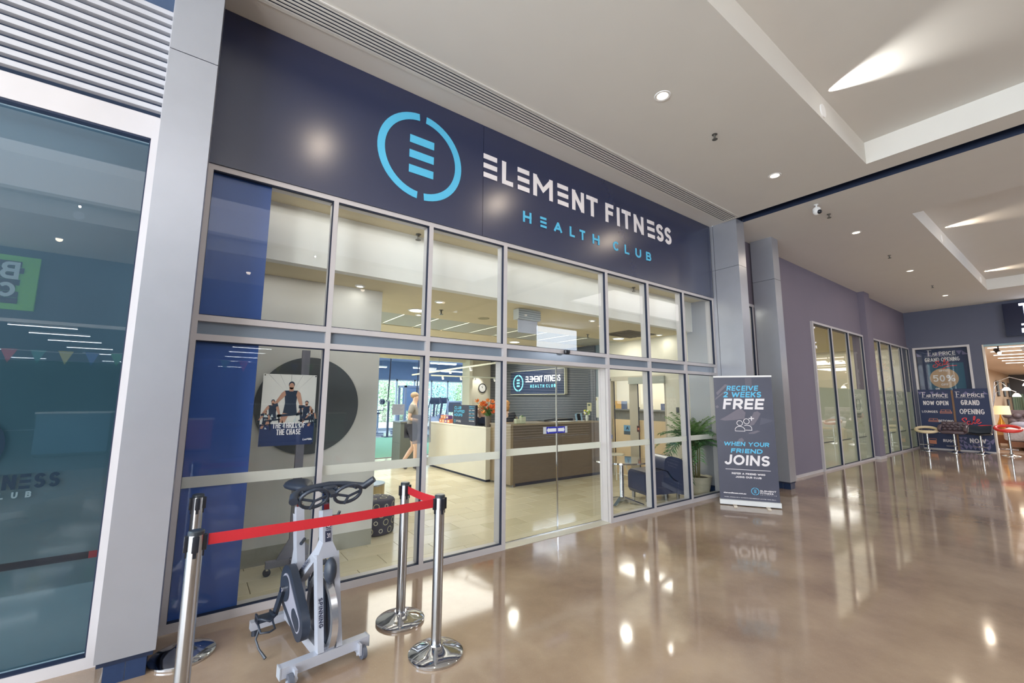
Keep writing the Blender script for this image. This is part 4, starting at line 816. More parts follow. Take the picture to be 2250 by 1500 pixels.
# mirrored-looking panels: hanging screen seen over the door
pj = E('ceiling_unit', 'grey finned unit hung under the foyer ceiling over the entrance', 'unit', (3.6, 4.55, 2.5))
box('housing', 3.42, 3.80, 4.50, 4.62, 2.62, 2.76, mat('unit_grey', (196, 200, 200), .3), pj)
for k in range(4): box('fin', 3.42, 3.80, 4.49, 4.50, 2.635+k*.03, 2.65+k*.03, mat('unit_dark', (150, 156, 160), .4), pj)
box('lower_panel', 3.44, 3.78, 4.54, 4.552, 2.44, 2.62, mat('unit_panel', (186, 186, 196), .25), pj)

# ------------------------------------------------------------------ people
SKINM = mat('skin', (228, 192, 172), .55)
def human(name, label, loc, heading, P, shirt, shorts, hairc, scale=1, longhair=False, legs=True, sleeves=True):
    """P: joint positions, local +x forwards, +y to the person's left."""
    e = E(name, label, 'person', loc)
    c, s = math.cos(heading), math.sin(heading)
    def T(p): return Vector((loc[0]+(p[0]*c-p[1]*s)*scale, loc[1]+(p[0]*s+p[1]*c)*scale, loc[2]+p[2]*scale))
    pts = []; ed = []; rd = []
    def ad(p, r, par=None):
        pts.append(T(p)); rd.append(r*scale)
        if par is not None: ed.append((par, len(pts)-1))
        return len(pts)-1
    pv = ad(P['pelvis'], .125); w = ad(P['waist'], .112, pv); chst = ad(P['chest'], .135, w); nb = ad(P['neck'], .058, chst); hd = P['head']
    h0 = ad((hd[0], hd[1], hd[2]-.075), .058, nb); h1 = ad((hd[0]+.01, hd[1], hd[2]-.01), .074, h0); h2 = ad((hd[0]-.008, hd[1], hd[2]+.055), .072, h1)
    for sd in ('l', 'r'):
        sh, el, wr = P['sh'+sd], P['el'+sd], P['wr'+sd]
        a = ad(sh, .056, chst); b = ad(tuple((sh[i]+el[i])/2 for i in range(3)), .046, a); d = ad(el, .037, b); f = ad(tuple((el[i]+wr[i])/2 for i in range(3)), .034, d); g = ad(wr, .024, f)
        dv = (Vector(wr)-Vector(el)).normalized(); pc = Vector(wr)+dv*.045; pa = ad(tuple(pc), (.028), g); sv = Vector((0, 1, 0)) if abs(dv.y) < .7 else Vector((1, 0, 0)); sv = (sv-dv*sv.dot(dv)).normalized()
        for k, ln in enumerate((.066, .076, .072, .055)):
            o = sv*(k-1.5)*.017; q = Vector(pc)+o+dv*.035; k1 = ad(tuple(q), .0088, pa); cur = dv*.8+Vector((.3, 0, -.3)); ad(tuple(q+cur.normalized()*ln*.8), .0075, k1)
        q = Vector(wr)+sv*.03+dv*.02; k1 = ad(tuple(q), .0105, pa); ad(tuple(q+(dv*.6+sv*.5).normalized()*.05), .009, k1)
        if legs:
            hp, kn, an, to = P['hip'+sd], P['kn'+sd], P['an'+sd], P['to'+sd]
            a = ad(hp, .088, pv); b = ad(tuple((hp[i]+kn[i])/2 for i in range(3)), .073, a); d = ad(kn, .052, b); f = ad(tuple(kn[i]*.68+an[i]*.32 for i in range(3)), .055, d); g = ad(an, .035, f); ad(to, .032, g)
    ob('body', skin(pts, ed, rd), SKINM, e, 80)
    hdv = T((hd[0]+.088, hd[1], hd[2]-.012)); ob('nose', MB().ball(hdv, .013*scale, .013*scale, .02*scale, 8, 6), SKINM, e, 80)
    for sy in (-1, 1):
        ob('ear', MB().ball(T((hd[0]-.005, hd[1]+sy*.078, hd[2]-.01)), .014, .012, .028, 8, 6), SKINM, e, 80)
        ob('eye', MB().ball(T((hd[0]+.074, hd[1]+sy*.03, hd[2]+.008)), .009, .009, .006, 8, 6), mat('eye_dark', (50, 44, 44), .3), e, 80)
    ob('mouth', MB().ball(T((hd[0]+.075, hd[1], hd[2]-.055)), .008, .02, .005, 8, 6), mat('lip', (176, 110, 100), .5), e, 80)
    hm = mat('hair_%d' % hairc[0], hairc, .8); hb = MB(); hb.ball(T((hd[0]-.022, hd[1], hd[2]+.055)), .092*scale, .086*scale, .075*scale, 18, 10)
    if longhair: hb.ball(T((hd[0]-.05, hd[1], hd[2]-.03)), .075*scale, .085*scale, .11*scale, 16, 10)
    ob('hair', hb, hm, e, 80)
    pts, ed, rd = [], [], []
    lo = ad(tuple(P['pelvis'][i]+(0, 0, -.02)[i] for i in range(3)), .148); w = ad(P['waist'], .137, lo); chst = ad(P['chest'], .158, w); ad(tuple(P['chest'][i]*.35+P['neck'][i]*.65 for i in range(3)), .075, chst)
    if sleeves:
        for sd in ('l', 'r'):
            sh, el = P['sh'+sd], P['el'+sd]; a = ad(sh, .07, chst); ad(tuple(sh[i]*.35+el[i]*.65 for i in range(3)), .062, a)
    ob('t_shirt', skin(pts, ed, rd), shirt, e, 80)
    if legs:
        pts, ed, rd = [], [], []; pv = ad(tuple(P['pelvis'][i]+(0, 0, -.03)[i] for i in range(3)), .155)
        for sd in ('l', 'r'):
            hp, kn = P['hip'+sd], P['kn'+sd]; a = ad(hp, .105, pv); ad(tuple(hp[i]*.3+kn[i]*.7 for i in range(3)), .092, a)
        ob('shorts', skin(pts, ed, rd), shorts, e, 80)
        for sd in ('l', 'r'):
            an, to = Vector(P['an'+sd]), Vector(P['to'+sd]); q = MB(); a, b = T(tuple(an+(an-to).normalized()*.03+Vector((0, 0, -.02)))), T(tuple(to+(to-an).normalized()*.04)); q.tube([a, a.lerp(b, .35), a.lerp(b, .8), b], [.042, .05, .045, .028], 12); ob('shoe', q, mat('shoe_grey', (84, 84, 100), .6), e, 60)
    return e
MANP = dict(pelvis=(0, 0, .89), waist=(.01, 0, 1.05), chest=(.015, 0, 1.27), neck=(.02, 0, 1.44), head=(.045, 0, 1.56), shl=(.0, .18, 1.37), ell=(-.03, .23, 1.12), wrl=(.19, .17, 1.05), shr=(.0, -.18, 1.37), elr=(-.06, -.23, 1.11), wrr=(.16, -.16, 1.06),
    hipl=(0, .09, .85), knl=(.02, .09, .48), anl=(-.20, .09, .15), tol=(-.13, .09, .04), hipr=(0, -.09, .85), knr=(.10, -.09, .49), anr=(.09, -.09, .09), tor=(.23, -.09, .04))
human('person', 'man in grey t-shirt and dark shorts walking past the cream desk', (3.96, 9.1, 0), R(-30), MANP, mat('grey_shirt', (150, 146, 142), .85), mat('charcoal_shorts', (70, 72, 86), .85), (176, 150, 124))
SITP = dict(pelvis=(0, 0, .52), waist=(.01, 0, .68), chest=(.03, 0, .90), neck=(.05, 0, 1.08), head=(.085, 0, 1.20), shl=(.03, .17, 1.02), ell=(.06, .2, .80), wrl=(.26, .12, .80), shr=(.03, -.17, 1.02), elr=(.06, -.2, .80), wrr=(.26, -.12, .80))
def seated(label, x, y, hd, shirt, hair, z): 
    e = human('person', label, (x, y, z), hd, SITP, shirt, shirt, hair, longhair=True, legs=False)
    ob('swivel_stool', MB().lathe([(.2, 0), (.2, .02), (.03, .04), (.03, .42), (.19, .44), (.2, .49), (.0, .50)], (x, y, 0), 24), BLACK, e, 40)
seated('blonde person seated behind the desk, face seen below the orange flowers', 4.93, 7.72, R(200), mat('top_navy', (40, 52, 80), .8), (214, 176, 130), .12)
seated('person with ginger hair seated behind the desk beside the window frame', 5.53, 7.72, R(60), mat('top_dark', (34, 38, 52), .8), (206, 150, 92), .19)

# ------------------------------------------------------------------ gym beyond the opening
sbox('floor_gym', 'pale floor of the gym beyond the opening', 1.5, 14, 11.3, 22, -.1, -.002, mat('gym_floor', (214, 220, 226), .12))
tf = tag(box('turf_strip', 1.8, 7.8, 11.35, 17.0, -.001, .001, mat('green_turf', (138, 196, 168), .9, noise=(60, .15, (1, 1, 1)))), 'green artificial turf strip in the gym', 'turf')
sbox('ceiling_gym', 'dark exposed ceiling of the gym', 1.5, 14, 11.12, 20.6, 4.0, 4.1, mat('gym_ceiling', (66, 62, 92), .8))
sbox('wall_gym_left', 'left wall of the gym', 1.4, 1.5, 11, 20.6, 0, 4.1, INWALL); sbox('wall_gym_right', 'right wall of the gym', 14, 14.1, 11, 20.6, 0, 4.1, INWALL)
sbox('wall_gym_back', 'blue grey bulkhead above the gym windows', 1.5, 14, 20.5, 20.7, 2.46, 4.1, mat('gym_bulkhead', (112, 136, 172), .8))
sbox('beam_gym', 'blue grey beam crossing the gym ceiling', 1.5, 14, 15.4, 15.9, 2.95, 4.0, mat('gym_beam', (96, 112, 150), .8))
w3 = E('window_3', 'tall gym windows looking onto trees', 'window', (8, 20.5, 0), kind='structure')
for k in range(13):
    x = 2.35+k*.94; box('mullion', x, x+.07, 20.5, 20.6, 0, 2.46, mat('pale_blue_frame', (170, 186, 204), .5), w3)
    box('glass_pane', x+.07, x+.94, 20.54, 20.55, .12, 2.40, GLASS, w3)
box('sill', 1.5, 14, 20.5, 20.62, 0, .12, mat('pale_blue_frame', (170, 186, 204), .5), w3); box('head_frame', 1.5, 14, 20.5, 20.62, 2.40, 2.47, mat('pale_blue_frame', (170, 186, 204), .5), w3)
for i, (x, y, z, l) in enumerate(((3.6, 12.4, 2.9, 1.5), (5.4, 13.1, 3.1, .5), (5.2, 16.6, 2.75, 1.7), (7.5, 16.2, 2.75, 1.0), (7.0, 13.6, 2.75, 1.0), (8.8, 17.4, 2.75, 1.2), (10.3, 18, 2.8, 1.4))):
    e = E('tube_light', 'suspended gym tube light, '+('long one nearest the foyer partition', 'short one above the man', 'long one behind the straps', 'one over the power rack', 'one behind the cream track', 'one over the cross trainers', 'deepest one by the windows')[i], 'light', (x, y, z), 'suspended gym tube lights'); box('tube_body', x-l/2, x+l/2, y-.06, y+.06, z, z+.05, WHITE, e); box('tube_face', x-l/2+.02, x+l/2-.02, y-.05, y+.05, z-.01, z, glow('tube_face', (245, 248, 255), 7), e)
    for s_ in (-.4, .4): ob('wire', MB().tube([(x+s_*l, y, z+.05), (x+s_*l, y, 4.0)], .004, 4), STEEL, e)
GB = mat('gym_black', (52, 62, 92), .4); GSV = mat('gym_silver', (150, 164, 190), .4, metal=.4)
def gymbike(x, y, label):
    e = E('gym_bike', label, 'exercise bike', (0, 0, 0), 'spin bikes by the gym windows')
    ob('frame', MB().beam((-.3, 0, .1), (.35, 0, .75), .06, .08).beam((-.1, 0, .3), (-.25, 0, .85), .06, .08).beam((.35, 0, .75), (.4, 0, 1.0), .05, .05), GSV, e)
    ob('foot_bar', MB().box(-.55, -.45, -.25, .25, 0, .06).box(.45, .55, -.25, .25, 0, .06).beam((-.5, 0, .06), (.5, 0, .06), .05, .05), GSV, e)
    ob('flywheel', MB().cyl((.3, -.03, .32), (.3, .03, .32), .22, 20), GB, e, 40); ob('seat', MB().rbox(-.42, -.14, -.09, .09, .88, .95, .03), GB, e, 40)
    ob('handlebar', MB().tube([(.6, -.22, 1.1), (.42, -.2, 1.02), (.42, .2, 1.02), (.6, .22, 1.1)], .02, 8), GB, e, 40); ob('crank', MB().beam((.0, .08, .3), (.12, .1, .18), .03, .03).box(.08, .2, .1, .2, .15, .18), GB, e)
    e.location = (x, y, 0); e.rotation_euler.z = R(70); return e
gb = gymbike(6.35, 18.2, 'spin bike by the gym windows at the edge of the foyer partition'); 
for x, y, l_ in ((7.45, 18.9, 'spin bike farthest right, under the grey notice on the glass'), (5.3, 18.0, 'spin bike mostly hidden behind the foyer partition')): c_ = copy_tree(gb); c_.location = (x, y, 0); c_['label'] = l_
def elliptical(x, y, a, label):
    e = E('cross_trainer', label, 'exercise machine', (0, 0, 0)); ob('base', MB().beam((-.8, 0, .08), (.7, 0, .08), .12, .1).box(-.85, -.75, -.3, .3, 0, .07).box(.6, .7, -.3, .3, 0, .07), GSV, e)
    ob('housing', MB().cyl((.35, -.1, .45), (.35, .1, .45), .36, 24), GSV, e, 40); ob('console_post', MB().beam((.45, 0, .6), (.25, 0, 1.35), .08, .08), GB, e)
    ob('console', MB().rbox(.12, .26, -.2, .2, 1.3, 1.58, .03), GB, e, 40)
    for s_ in (-1, 1): ob('arm_lever', MB().tube([(.4, s_*.25, .5), (.25, s_*.27, 1.1), (.05, s_*.25, 1.45), (.1, s_*.18, 1.6)], .022, 8), GB, e, 40); ob('foot_rail', MB().beam((.2, s_*.15, .3), (-.7, s_*.15, .25), .05, .05).box(-.5, -.15, s_*.15-.06, s_*.15+.06, .28, .32), GB, e)
    e.location = (x, y, 0); e.rotation_euler.z = a
elliptical(8.35, 16.8, R(230), 'cross trainer with round console nearest the snack boxes'); elliptical(10.0, 19.2, R(215), 'second cross trainer beyond the snack boxes')
e = E('treadmill', 'treadmill with curved grey console frame behind the hours sign', 'treadmill', (9.3, 16.4, 0)); box('deck', 8.9, 9.7, 15.4, 17.0, .02, .2, GB, e); ob('console_frame', MB().tube([(8.95, 16.8, .2), (8.95, 16.9, 1.2), (9.0, 16.9, 1.4), (9.6, 16.9, 1.4), (9.68, 16.9, 1.2), (9.68, 16.8, .2)], .04, 8), GSV, e, 40); box('console', 9.0, 9.65, 16.88, 16.94, .95, 1.42, GB, e)
e = E('power_rack', 'tall grey power rack in front of the gym windows', 'rack', (7.7, 17.6, 0)); rk = mat('rack_grey', (112, 126, 160), .5)
for x, y in ((7.1, 17.2), (8.0, 17.2), (7.1, 17.9), (8.0, 17.9)): box('upright', x, x+.08, y, y+.08, 0, 2.0, rk, e)
for y in (17.2, 17.9): box('top_beam', 7.1, 8.08, y, y+.08, 2.0, 2.08, rk, e)
for x in (7.1, 8.0): box('side_beam', x, x+.08, 17.2, 17.98, 2.0, 2.08, rk, e)
box('back_panel', 7.3, 8.0, 17.92, 17.94, 1.0, 2.0, mat('rack_blue', (110, 138, 184), .5), e)
e = E('barbell', 'barbell with dark round plates resting in the gym', 'barbell', (6.2, 17.4, 1.4)); ob('bar', MB().cyl((6.0, 17.0, 1.40), (6.7, 17.25, 1.40), .015, 10), STEEL, e, 40)
for t in (.05, .15): ob('weight_plate', MB().cyl((6.0+t*.7, 17.0+t*.25, 1.4), (6.0+t*.7+.03, 17.0+t*.25+.01, 1.4), .11, 20), GB, e, 40)
ob('bar_stand', MB().box(6.35, 6.42, 17.1, 17.17, 0, 1.39).box(6.2, 6.6, 16.9, 17.3, 0, .03), GB, e)
for i, (x, y) in enumerate(((4.85, 13), (6.05, 13.6))):
    e = E('suspension_strap', ('black training strap hanging from the gym ceiling nearest the partition', 'black training strap hanging beside the walking man')[i], 'strap', (x, y, 4)); ob('strap', MB().tube([(x, y, 4.0), (x+.02, y, 2.9), (x, y, 2.2), (x-.03, y, 1.5)], [.012, .018, .024, .018], 7), GB, e, 60); ob('strap_handle', MB().tube([(x-.09, y, 1.46), (x-.03, y, 1.5), (x+.03, y, 1.46), (x-.09, y, 1.46)], .012, 6), GB, e, 60)
e = E('storage_box', 'dark grey waist high cabinet at the far end of the cream desk', 'cabinet', (4.2, 9.9, 0)); box('cabinet_body', 3.95, 4.5, 9.75, 10.25, 0, .98, mat('cabinet_grey', (104, 110, 106), .5), e); box('cabinet_top', 3.93, 4.52, 9.73, 10.27, .98, 1.0, STEEL, e)
for yy in (.5,): box('drawer_gap', 3.949, 3.951, 9.78, 10.22, yy, yy+.006, BLACK, e)
# outside
sbox('ground_outside', 'pale paved ground outside the gym windows', -5, 30, 20.7, 45, -.15, -.05, mat('pavement_outside', (214, 208, 196), .9))
TG = [mat('tree_green', (190, 216, 196), .9), mat('tree_blue_green', (184, 214, 212), .9), mat('tree_olive', (200, 220, 188), .9)]
rn = random.Random(11)
for i, (x, y, h) in enumerate(((6.5, 30, 4.5), (8.8, 31, 4), (10.5, 29, 5), (12.6, 31, 4.2), (14.5, 29, 4.8), (16.8, 30, 4.4), (18.5, 31, 5), (5, 33, 5.4))):
    e = E('tree', 'leafy pale green tree outside the gym windows', 'tree', (x, y, -.05), 'trees outside the gym windows'); ob('trunk', MB().tube([(x, y, -.05), (x+.1, y, 1.2), (x, y, 2.5)], [.16, .12, .08], 8), mat('bark', (178, 172, 162), .9), e, 60)
    q = MB()
    for k in range(6500):
        a = rn.uniform(0, 2*PI); rr = rn.random()**.45; ph = rn.uniform(-1, 1); cx = x+math.cos(a)*rr*1.5*math.sqrt(max(0, 1-ph*ph)); cy = y+math.sin(a)*rr*1.3*math.sqrt(max(0, 1-ph*ph)); cz = h*.40+ph*h*.46*rr
        p = Vector((cx, cy, cz)); u = Vector((rn.uniform(-1, 1), rn.uniform(-1, 1), rn.uniform(-1, 1))).normalized()*.07; v = u.cross(Vector((rn.uniform(-1, 1), rn.uniform(-1, 1), 1))).normalized()*.045; q.add([p-u, p+v, p+u, p-v], [(0, 1, 2, 3)])
    o = ob('foliage', q, TG[i % 3], e); o['kind'] = 'stuff'

# ------------------------------------------------------------------ corridor beyond the club
wr = tag(ob('wall_plum', MB().box(7.41, 11.27, 3.75, 3.95, 3.36, Z0).box(8.6, 11.27, 3.75, 3.95, 0.05, 3.36).box(14.87, 15.44, 3.75, 3.95, .03, Z0).box(11.27, 14.87, 3.75, 3.95, 3.36, Z0).box(15.44, 19.8, 3.75, 3.95, 3.36, Z0), PLUM), 'plum painted wall along the walkway past the silver columns', 'wall', None, 'structure')
sbox('trim_pilaster', 'plum pilaster between the two rows of frosted windows', 14.93, 15.40, 3.60, 3.75, .07, Z0, PLUM)
sbox('baseboard_pilaster', 'pale block at the foot of the plum pilaster', 14.90, 15.42, 3.585, 3.75, 0, .07, FRAME)
sbox('baseboard_plum', 'pale skirting below the plum wall', 8.76, 11.27, 3.735, 3.75, 0, .055, FRAME)
w4 = E('window_4', 'narrow window between the two silver columns', 'window', (8, 3.75, 0), kind='structure')
for x0, x1 in ((7.6, 7.645), (8.44, 8.49)): box('mullion', x0, x1, 3.73, 3.80, 0, 3.36, FRAME, w4)
box('head_frame', 7.41, 8.5, 3.725, 3.80, 3.31, 3.36, FRAME, w4); box('sill', 7.41, 8.5, 3.73, 3.80, 0, .06, FRAME, w4); box('glass_pane', 7.41, 8.44, 3.765, 3.775, .06, 3.31, GLASS, w4); box('gasket', 8.43, 8.44, 3.735, 3.765, .06, 3.31, GASKET, w4); box('gasket', 7.41, 8.44, 3.735, 3.765, 3.30, 3.31, GASKET, w4)
def bank(n, label, xs, door=0):
    w = E('window_%d' % n, label, 'window', (xs[0], 3.72, 0), kind='structure')
    for x in xs: box('mullion', x-.03, x+.03, 3.70, 3.77, 0, 3.36, FRAME, w)
    for i in range(len(xs)-1):
        a, b_ = xs[i]+.03, xs[i+1]-.03; box('head_frame', a, b_, 3.70, 3.77, 3.31, 3.36, FRAME, w); box('sill', a, b_, 3.70, 3.77, 0, .045, FRAME, w)
        box('glass_pane', a, b_, 3.74, 3.748, .045, 3.31, GLASS, w); box('frosted_film', a+.003, b_-.003, 3.751, 3.752, .05, 1.85, FROSTC, w)
        g = MB(); g.box(b_-.012, b_, 3.705, 3.74, .045, 3.31); g.box(a, b_, 3.705, 3.74, 3.30, 3.31); g.box(a, b_, 3.705, 3.74, .045, .053); ob('gasket', g, GASKET, w)
        box('clear_slit', a+.05, b_-.35, 3.7365, 3.7375, .60, .622, mat('slit_dark', (66, 78, 78), .3), w)
    return w
bank(5, 'nearer row of three frosted windows in the plum wall', [11.30, 12.46, 13.66, 14.84])
wl_ = bank(6, 'farther row of four frosted windows before the corner', [15.47, 16.42, 17.58, 18.80, 19.74])
e = E('window_emblem', 'faint dark ring emblem on the third frosted window', 'emblem', (13.9, 3.735, 1.4)); ob('emblem_ring', MB().flat(ring2(0, 0, .16, .135, -70, 70)+ring2(0, 0, .16, .135, 110, 250), (14.05, 3.7355, 1.45), UX, UZ), mat('slit_dark', (66, 78, 78), .3), e); write('lettering', '#L#M#NT', .05, .012, (14.05, 3.7355, 1.18), UX, UZ, mat('slit_dark', (66, 78, 78), .3), e, align='c', width=.3); write('lettering', 'FITN#SS', .05, .012, (14.05, 3.7355, 1.11), UX, UZ, mat('slit_dark', (66, 78, 78), .3), e, align='c', width=.3)
sbox('floor_studio', 'pale floor of the rooms behind the frosted windows', 7.42, 19.8, 3.86, 3.99, -.1, -.002, TILEM[1]); sbox('floor_studio_far', 'pale floor deeper behind the frosted windows', 10.6, 19.8, 3.99, 10, -.1, -.002, TILEM[1])
sbox('wall_studio', 'cream back wall behind the frosted windows', 10.6, 19.8, 7.2, 7.3, 0, 3.6, CREAMW); sbox('ceiling_studio', 'cream ceiling behind the frosted windows', 10.5, 19.8, 3.8, 7.3, 3.4, 3.5, INCEIL)
sbox('wall_studio_end', 'cream end wall of the room behind the frosted windows', 19.6, 19.8, 3.95, 7.3, 0, 3.4, CREAMW); sbox('wall_studio_side', 'cream side wall behind the frosted windows', 10.55, 10.6, 3.95, 7.3, 0, 3.4, CREAMW)
light('studio_lamp', 'AREA', (13.2, 5.4, 3.38), 22, (1, .93, .78), 4.0, 2.8, aim=(13.2, 5.4, 0)); light('studio_lamp', 'AREA', (17.4, 5.4, 3.38), 22, (1, .93, .78), 4.0, 2.8, aim=(17.4, 5.4, 0))
light('passage_lamp', 'AREA', (8.0, 3.95, 3.3), .8, (1, .95, .82), .3, aim=(8, 3.95, 0))

# end wall with the furniture shop
XE = 19.8
tag(ob('wall_end', MB().box(XE, XE+.25, 3.60, 3.9, 0, Z0).box(XE, XE+.25, 1.98, 3.60, 3.35, Z0).box(XE, XE+.25, 1.98, 2.25, 0, 3.35).box(XE, XE+.25, -5.75, 1.98, 3.31, Z0).box(XE, XE+.25, -5.75, -4.2, 0, 3.31), SLATE), 'slate blue end wall around the furniture shop entrance', 'wall', None, 'structure')
w7 = E('window_7', 'framed shop window with the large sale poster on the end wall', 'window', (XE, 2.9, 0), kind='structure')
for y0, y1 in ((2.25, 2.31), (3.55, 3.61)): box('frame_side', XE-.03, XE+.05, y0, y1, 0, 3.35, FRAME, w7)
box('head_frame', XE-.03, XE+.05, 2.31, 3.55, 3.29, 3.35, FRAME, w7); box('sill', XE-.03, XE+.05, 2.31, 3.55, 0, .05, FRAME, w7); box('glass_pane', XE+.0, XE+.008, 2.31, 3.55, .05, 3.29, GLASS, w7)
box('window_backing', XE+.12, XE+.13, 2.2, 3.6, 0, 3.35, mat('sand_backing', (186, 160, 132), .8), w7)
box('opening_trim', XE-.02, XE+.25, 1.95, 1.985, 0, 3.31, mat('warm_white', (224, 214, 200), .6), w7); box('opening_head', XE-.02, XE+.1, -4.2, 1.95, 3.25, 3.31, mat('head_teal', (150, 176, 184), .5), w7)
UE = (0, -1, 0)
PN = mat('poster_deep_navy', (30, 44, 84), .5); PW = mat('print_white', (226, 220, 222), .5); PRD = mat('print_red', (232, 60, 66), .5); PCOP = mat('print_copper', (206, 134, 106), .5); PT = mat('print_teal', (28, 84, 110), .5); PTN = mat('print_tan', (186, 152, 122), .5); PLV = mat('print_lavender', (112, 106, 146), .5)
def facets(mb_parent, x, y0, y1, z0, z1, n, seed, dens=.6):
    rn = random.Random(seed); polys = []; w = (y1-y0)/n; rows = max(1, int((z1-z0)/w))
    for i in range(n):
        for j in range(rows):
            if rn.random() < dens: a = i*w; b = j*w; polys.append(rn.choice([[(a, b), (a+w, b), (a, b+w)], [(a+w, b), (a+w, b+w), (a, b)], [(a, b+w), (a+w/2, b), (a+w, b+w)]]))
    ob('facet_print', MB().flat(polys, (x, y1, z0), UE, UZ), PLV, mb_parent)
def fair(parent, x, yl, yr, z, h):
    """tall serif F, small caps AIR, bold PRICE on one line, tiny line beneath"""
    W_ = yl-yr; fh = h*1.55
    polys = rect2(.03*W_, .03*W_+.07*h*2.4, 0, fh)+rect2(-.01*W_, .145*W_, fh-.07*h*1.2, fh)+rect2(-.005*W_, .10*W_, 0, .05*h)+rect2(.04*W_, .13*W_, fh*.46, fh*.52)+rect2(.12*W_, .13*W_, fh*.40, fh*.58)+[[(.16*W_, fh), (.16*W_, fh-.3*h), (.145*W_, fh-.08*h)]]
    ob('lettering', MB().flat(polys, (x, yl, z), UE, UZ, .001), PW, parent)
    write('lettering', 'AIR', h*.85, h*.10, (x, yl-.175*W_, z), UE, UZ, PW, parent, width=.19*W_, sp=.06, wsc=.8)
    write('lettering', 'PRICE', h, h*.17, (x, yl-.42*W_, z), UE, UZ, PW, parent, width=.58*W_)
    write('lettering', 'FURNITURE GALLERY', h*.16, h*.04, (x, yl-.02*W_, z-h*.3), UE, UZ, PW, parent, width=.98*W_, sp=.5)
def sale(parent, x, yl, z, w):
    """brush script word with a swoosh"""
    s = w; L_ = lambda pts, t: MB().flat(ribbon([(a*s, b*s) for a, b in pts], t*s), (x, yl, z), UE, UZ, .001)
    def sm(p):
        out = []
        for i in range(len(p)-1):
            p0, p1, p2, p3 = p[max(0, i-1)], p[i], p[i+1], p[min(len(p)-1, i+2)]
            for k in range(6):
                t = k/6; out.append(tuple(.5*((2*p1[j])+(-p0[j]+p2[j])*t+(2*p0[j]-5*p1[j]+4*p2[j]-p3[j])*t*t+(-p0[j]+3*p1[j]-3*p2[j]+p3[j])*t**3) for j in (0, 1)))
        return out+[p[-1]]
    for pts, t in (([(.34, .42), (.36, .52), (.26, .53), (.17, .45), (.22, .35), (.30, .24), (.27, .10), (.13, .02), (.0, .08), (.02, .2), (.16, .24)], .05),
        ([(.50, .33), (.41, .33), (.37, .22), (.43, .15), (.50, .22), (.52, .33), (.50, .2), (.56, .16), (.62, .25)], .042), ([(.62, .25), (.72, .5), (.74, .64), (.68, .6), (.66, .3), (.70, .21), (.77, .27)], .042),
        ([(.77, .30), (.87, .36), (.92, .44), (.86, .48), (.80, .38), (.80, .27), (.88, .22), (.98, .30)], .042), ([(.55, -.12), (.62, -.05), (.8, .05), (1.05, .11), (1.38, .12)], .05), ([(1.05, .105), (1.38, .12)], .012)):
        ob('lettering', L_(sm(pts), t), PRD, parent)
big = E('sale_poster', 'large navy sale poster filling the framed window on the end wall', 'poster', (XE-.01, 2.93, 1.6))
box('poster_sheet', XE+.10, XE+.11, 2.31, 3.55, .05, 3.29, PN, big); box('poster_glow', XE+.098, XE+.10, 2.45, 3.3, 1.9, 2.8, PT, big)
xb = XE+.096
facets(big, xb, 2.31, 3.55, 3.05, 3.29, 9, 4, .7); fair(big, xb-.002, 3.27, 2.60, 3.06, .125)
write('lettering', 'GRAND OPENING', .13, .0175, (xb, 3.35, 2.86), UE, UZ, PW, big, width=.83); sale(big, xb-.002, 3.16, 2.66, .40)
ob('print_disc', MB().flat(disc2(0, 0, .34, .33), (xb, 2.935, 2.30), UE, UZ), PTN, big)
write('lettering', '50%', .22, .036, (xb-.003, 2.935, 2.19), UE, UZ, PW, big, width=.53, align='c'); write('lettering', 'UPTO', .06, .014, (xb-.003, 2.935, 2.52), UE, UZ, PW, big, width=.2, align='c'); write('lettering', 'OFF', .07, .014, (xb-.003, 2.935, 2.06), UE, UZ, PW, big, width=.17, align='c')
write('lettering', 'ON', .06, .014, (xb, 3.17, 1.93), UE, UZ, PW, big, width=.1)
b1 = E('now_open_banner', 'navy pull-up banner listing lounges, bedding and rugs', 'banner', (19.70, 3.18, 0))
box('banner_sheet', 19.70, 19.712, 2.80, 3.585, .03, 1.93, PN, b1); box('banner_base', 19.66, 19.75, 2.80, 3.585, 0, .03, FRAME, b1); x1_ = 19.698
facets(b1, x1_, 2.80, 3.585, 1.76, 1.93, 8, 5, .75); fair(b1, x1_-.002, 3.50, 2.87, 1.675, .11); write('lettering', 'NOW OPEN', .14, .021, (x1_, 3.48, 1.42), UE, UZ, PW, b1, width=.6)
write('lettering', 'LOUNGES', .07, .012, (x1_, 3.535, 1.17), UE, UZ, PW, b1, width=.38); write('lettering', 'BEDDING', .08, .012, (x1_, 3.16, .87), UE, UZ, PW, b1, width=.35); write('lettering', 'DINING', .075, .012, (x1_, 3.44, .53), UE, UZ, PW, b1, width=.3); write('lettering', 'RUGS', .09, .018, (x1_, 3.11, .24), UE, UZ, PW, b1, width=.27)
for yl, z, w_, h_ in ((3.10, 1.16, .27, .11), (3.40, .88, .24, .1)):
    pl = [[(0, 0), (w_, 0), (w_, h_*.5), (0, h_*.5), (0, 0)], [(w_*.1, h_*.5), (w_*.1, h_), (w_*.9, h_), (w_*.9, h_*.5)], [(w_*.5, h_*.5), (w_*.5, h_)], [(0, h_*.25), (w_, h_*.25)]]
    q = MB()
    for l in pl: q.flat(ribbon(l, .012), (x1_, yl, z), UE, UZ)
    ob('furniture_icon', q, PCOP, b1)
q = MB(); q.flat(rect2(0, .17, 0, .12)+ribbon([(0, .12), (.0, .17), (.17, .17), (.17, .12)], .012), (x1_, 3.44, .16), UE, UZ); ob('furniture_icon', q, PCOP, b1)
b2 = E('grand_opening_banner', 'navy pull-up banner with red script beside the shop entrance', 'banner', (19.70, 2.35, 0))
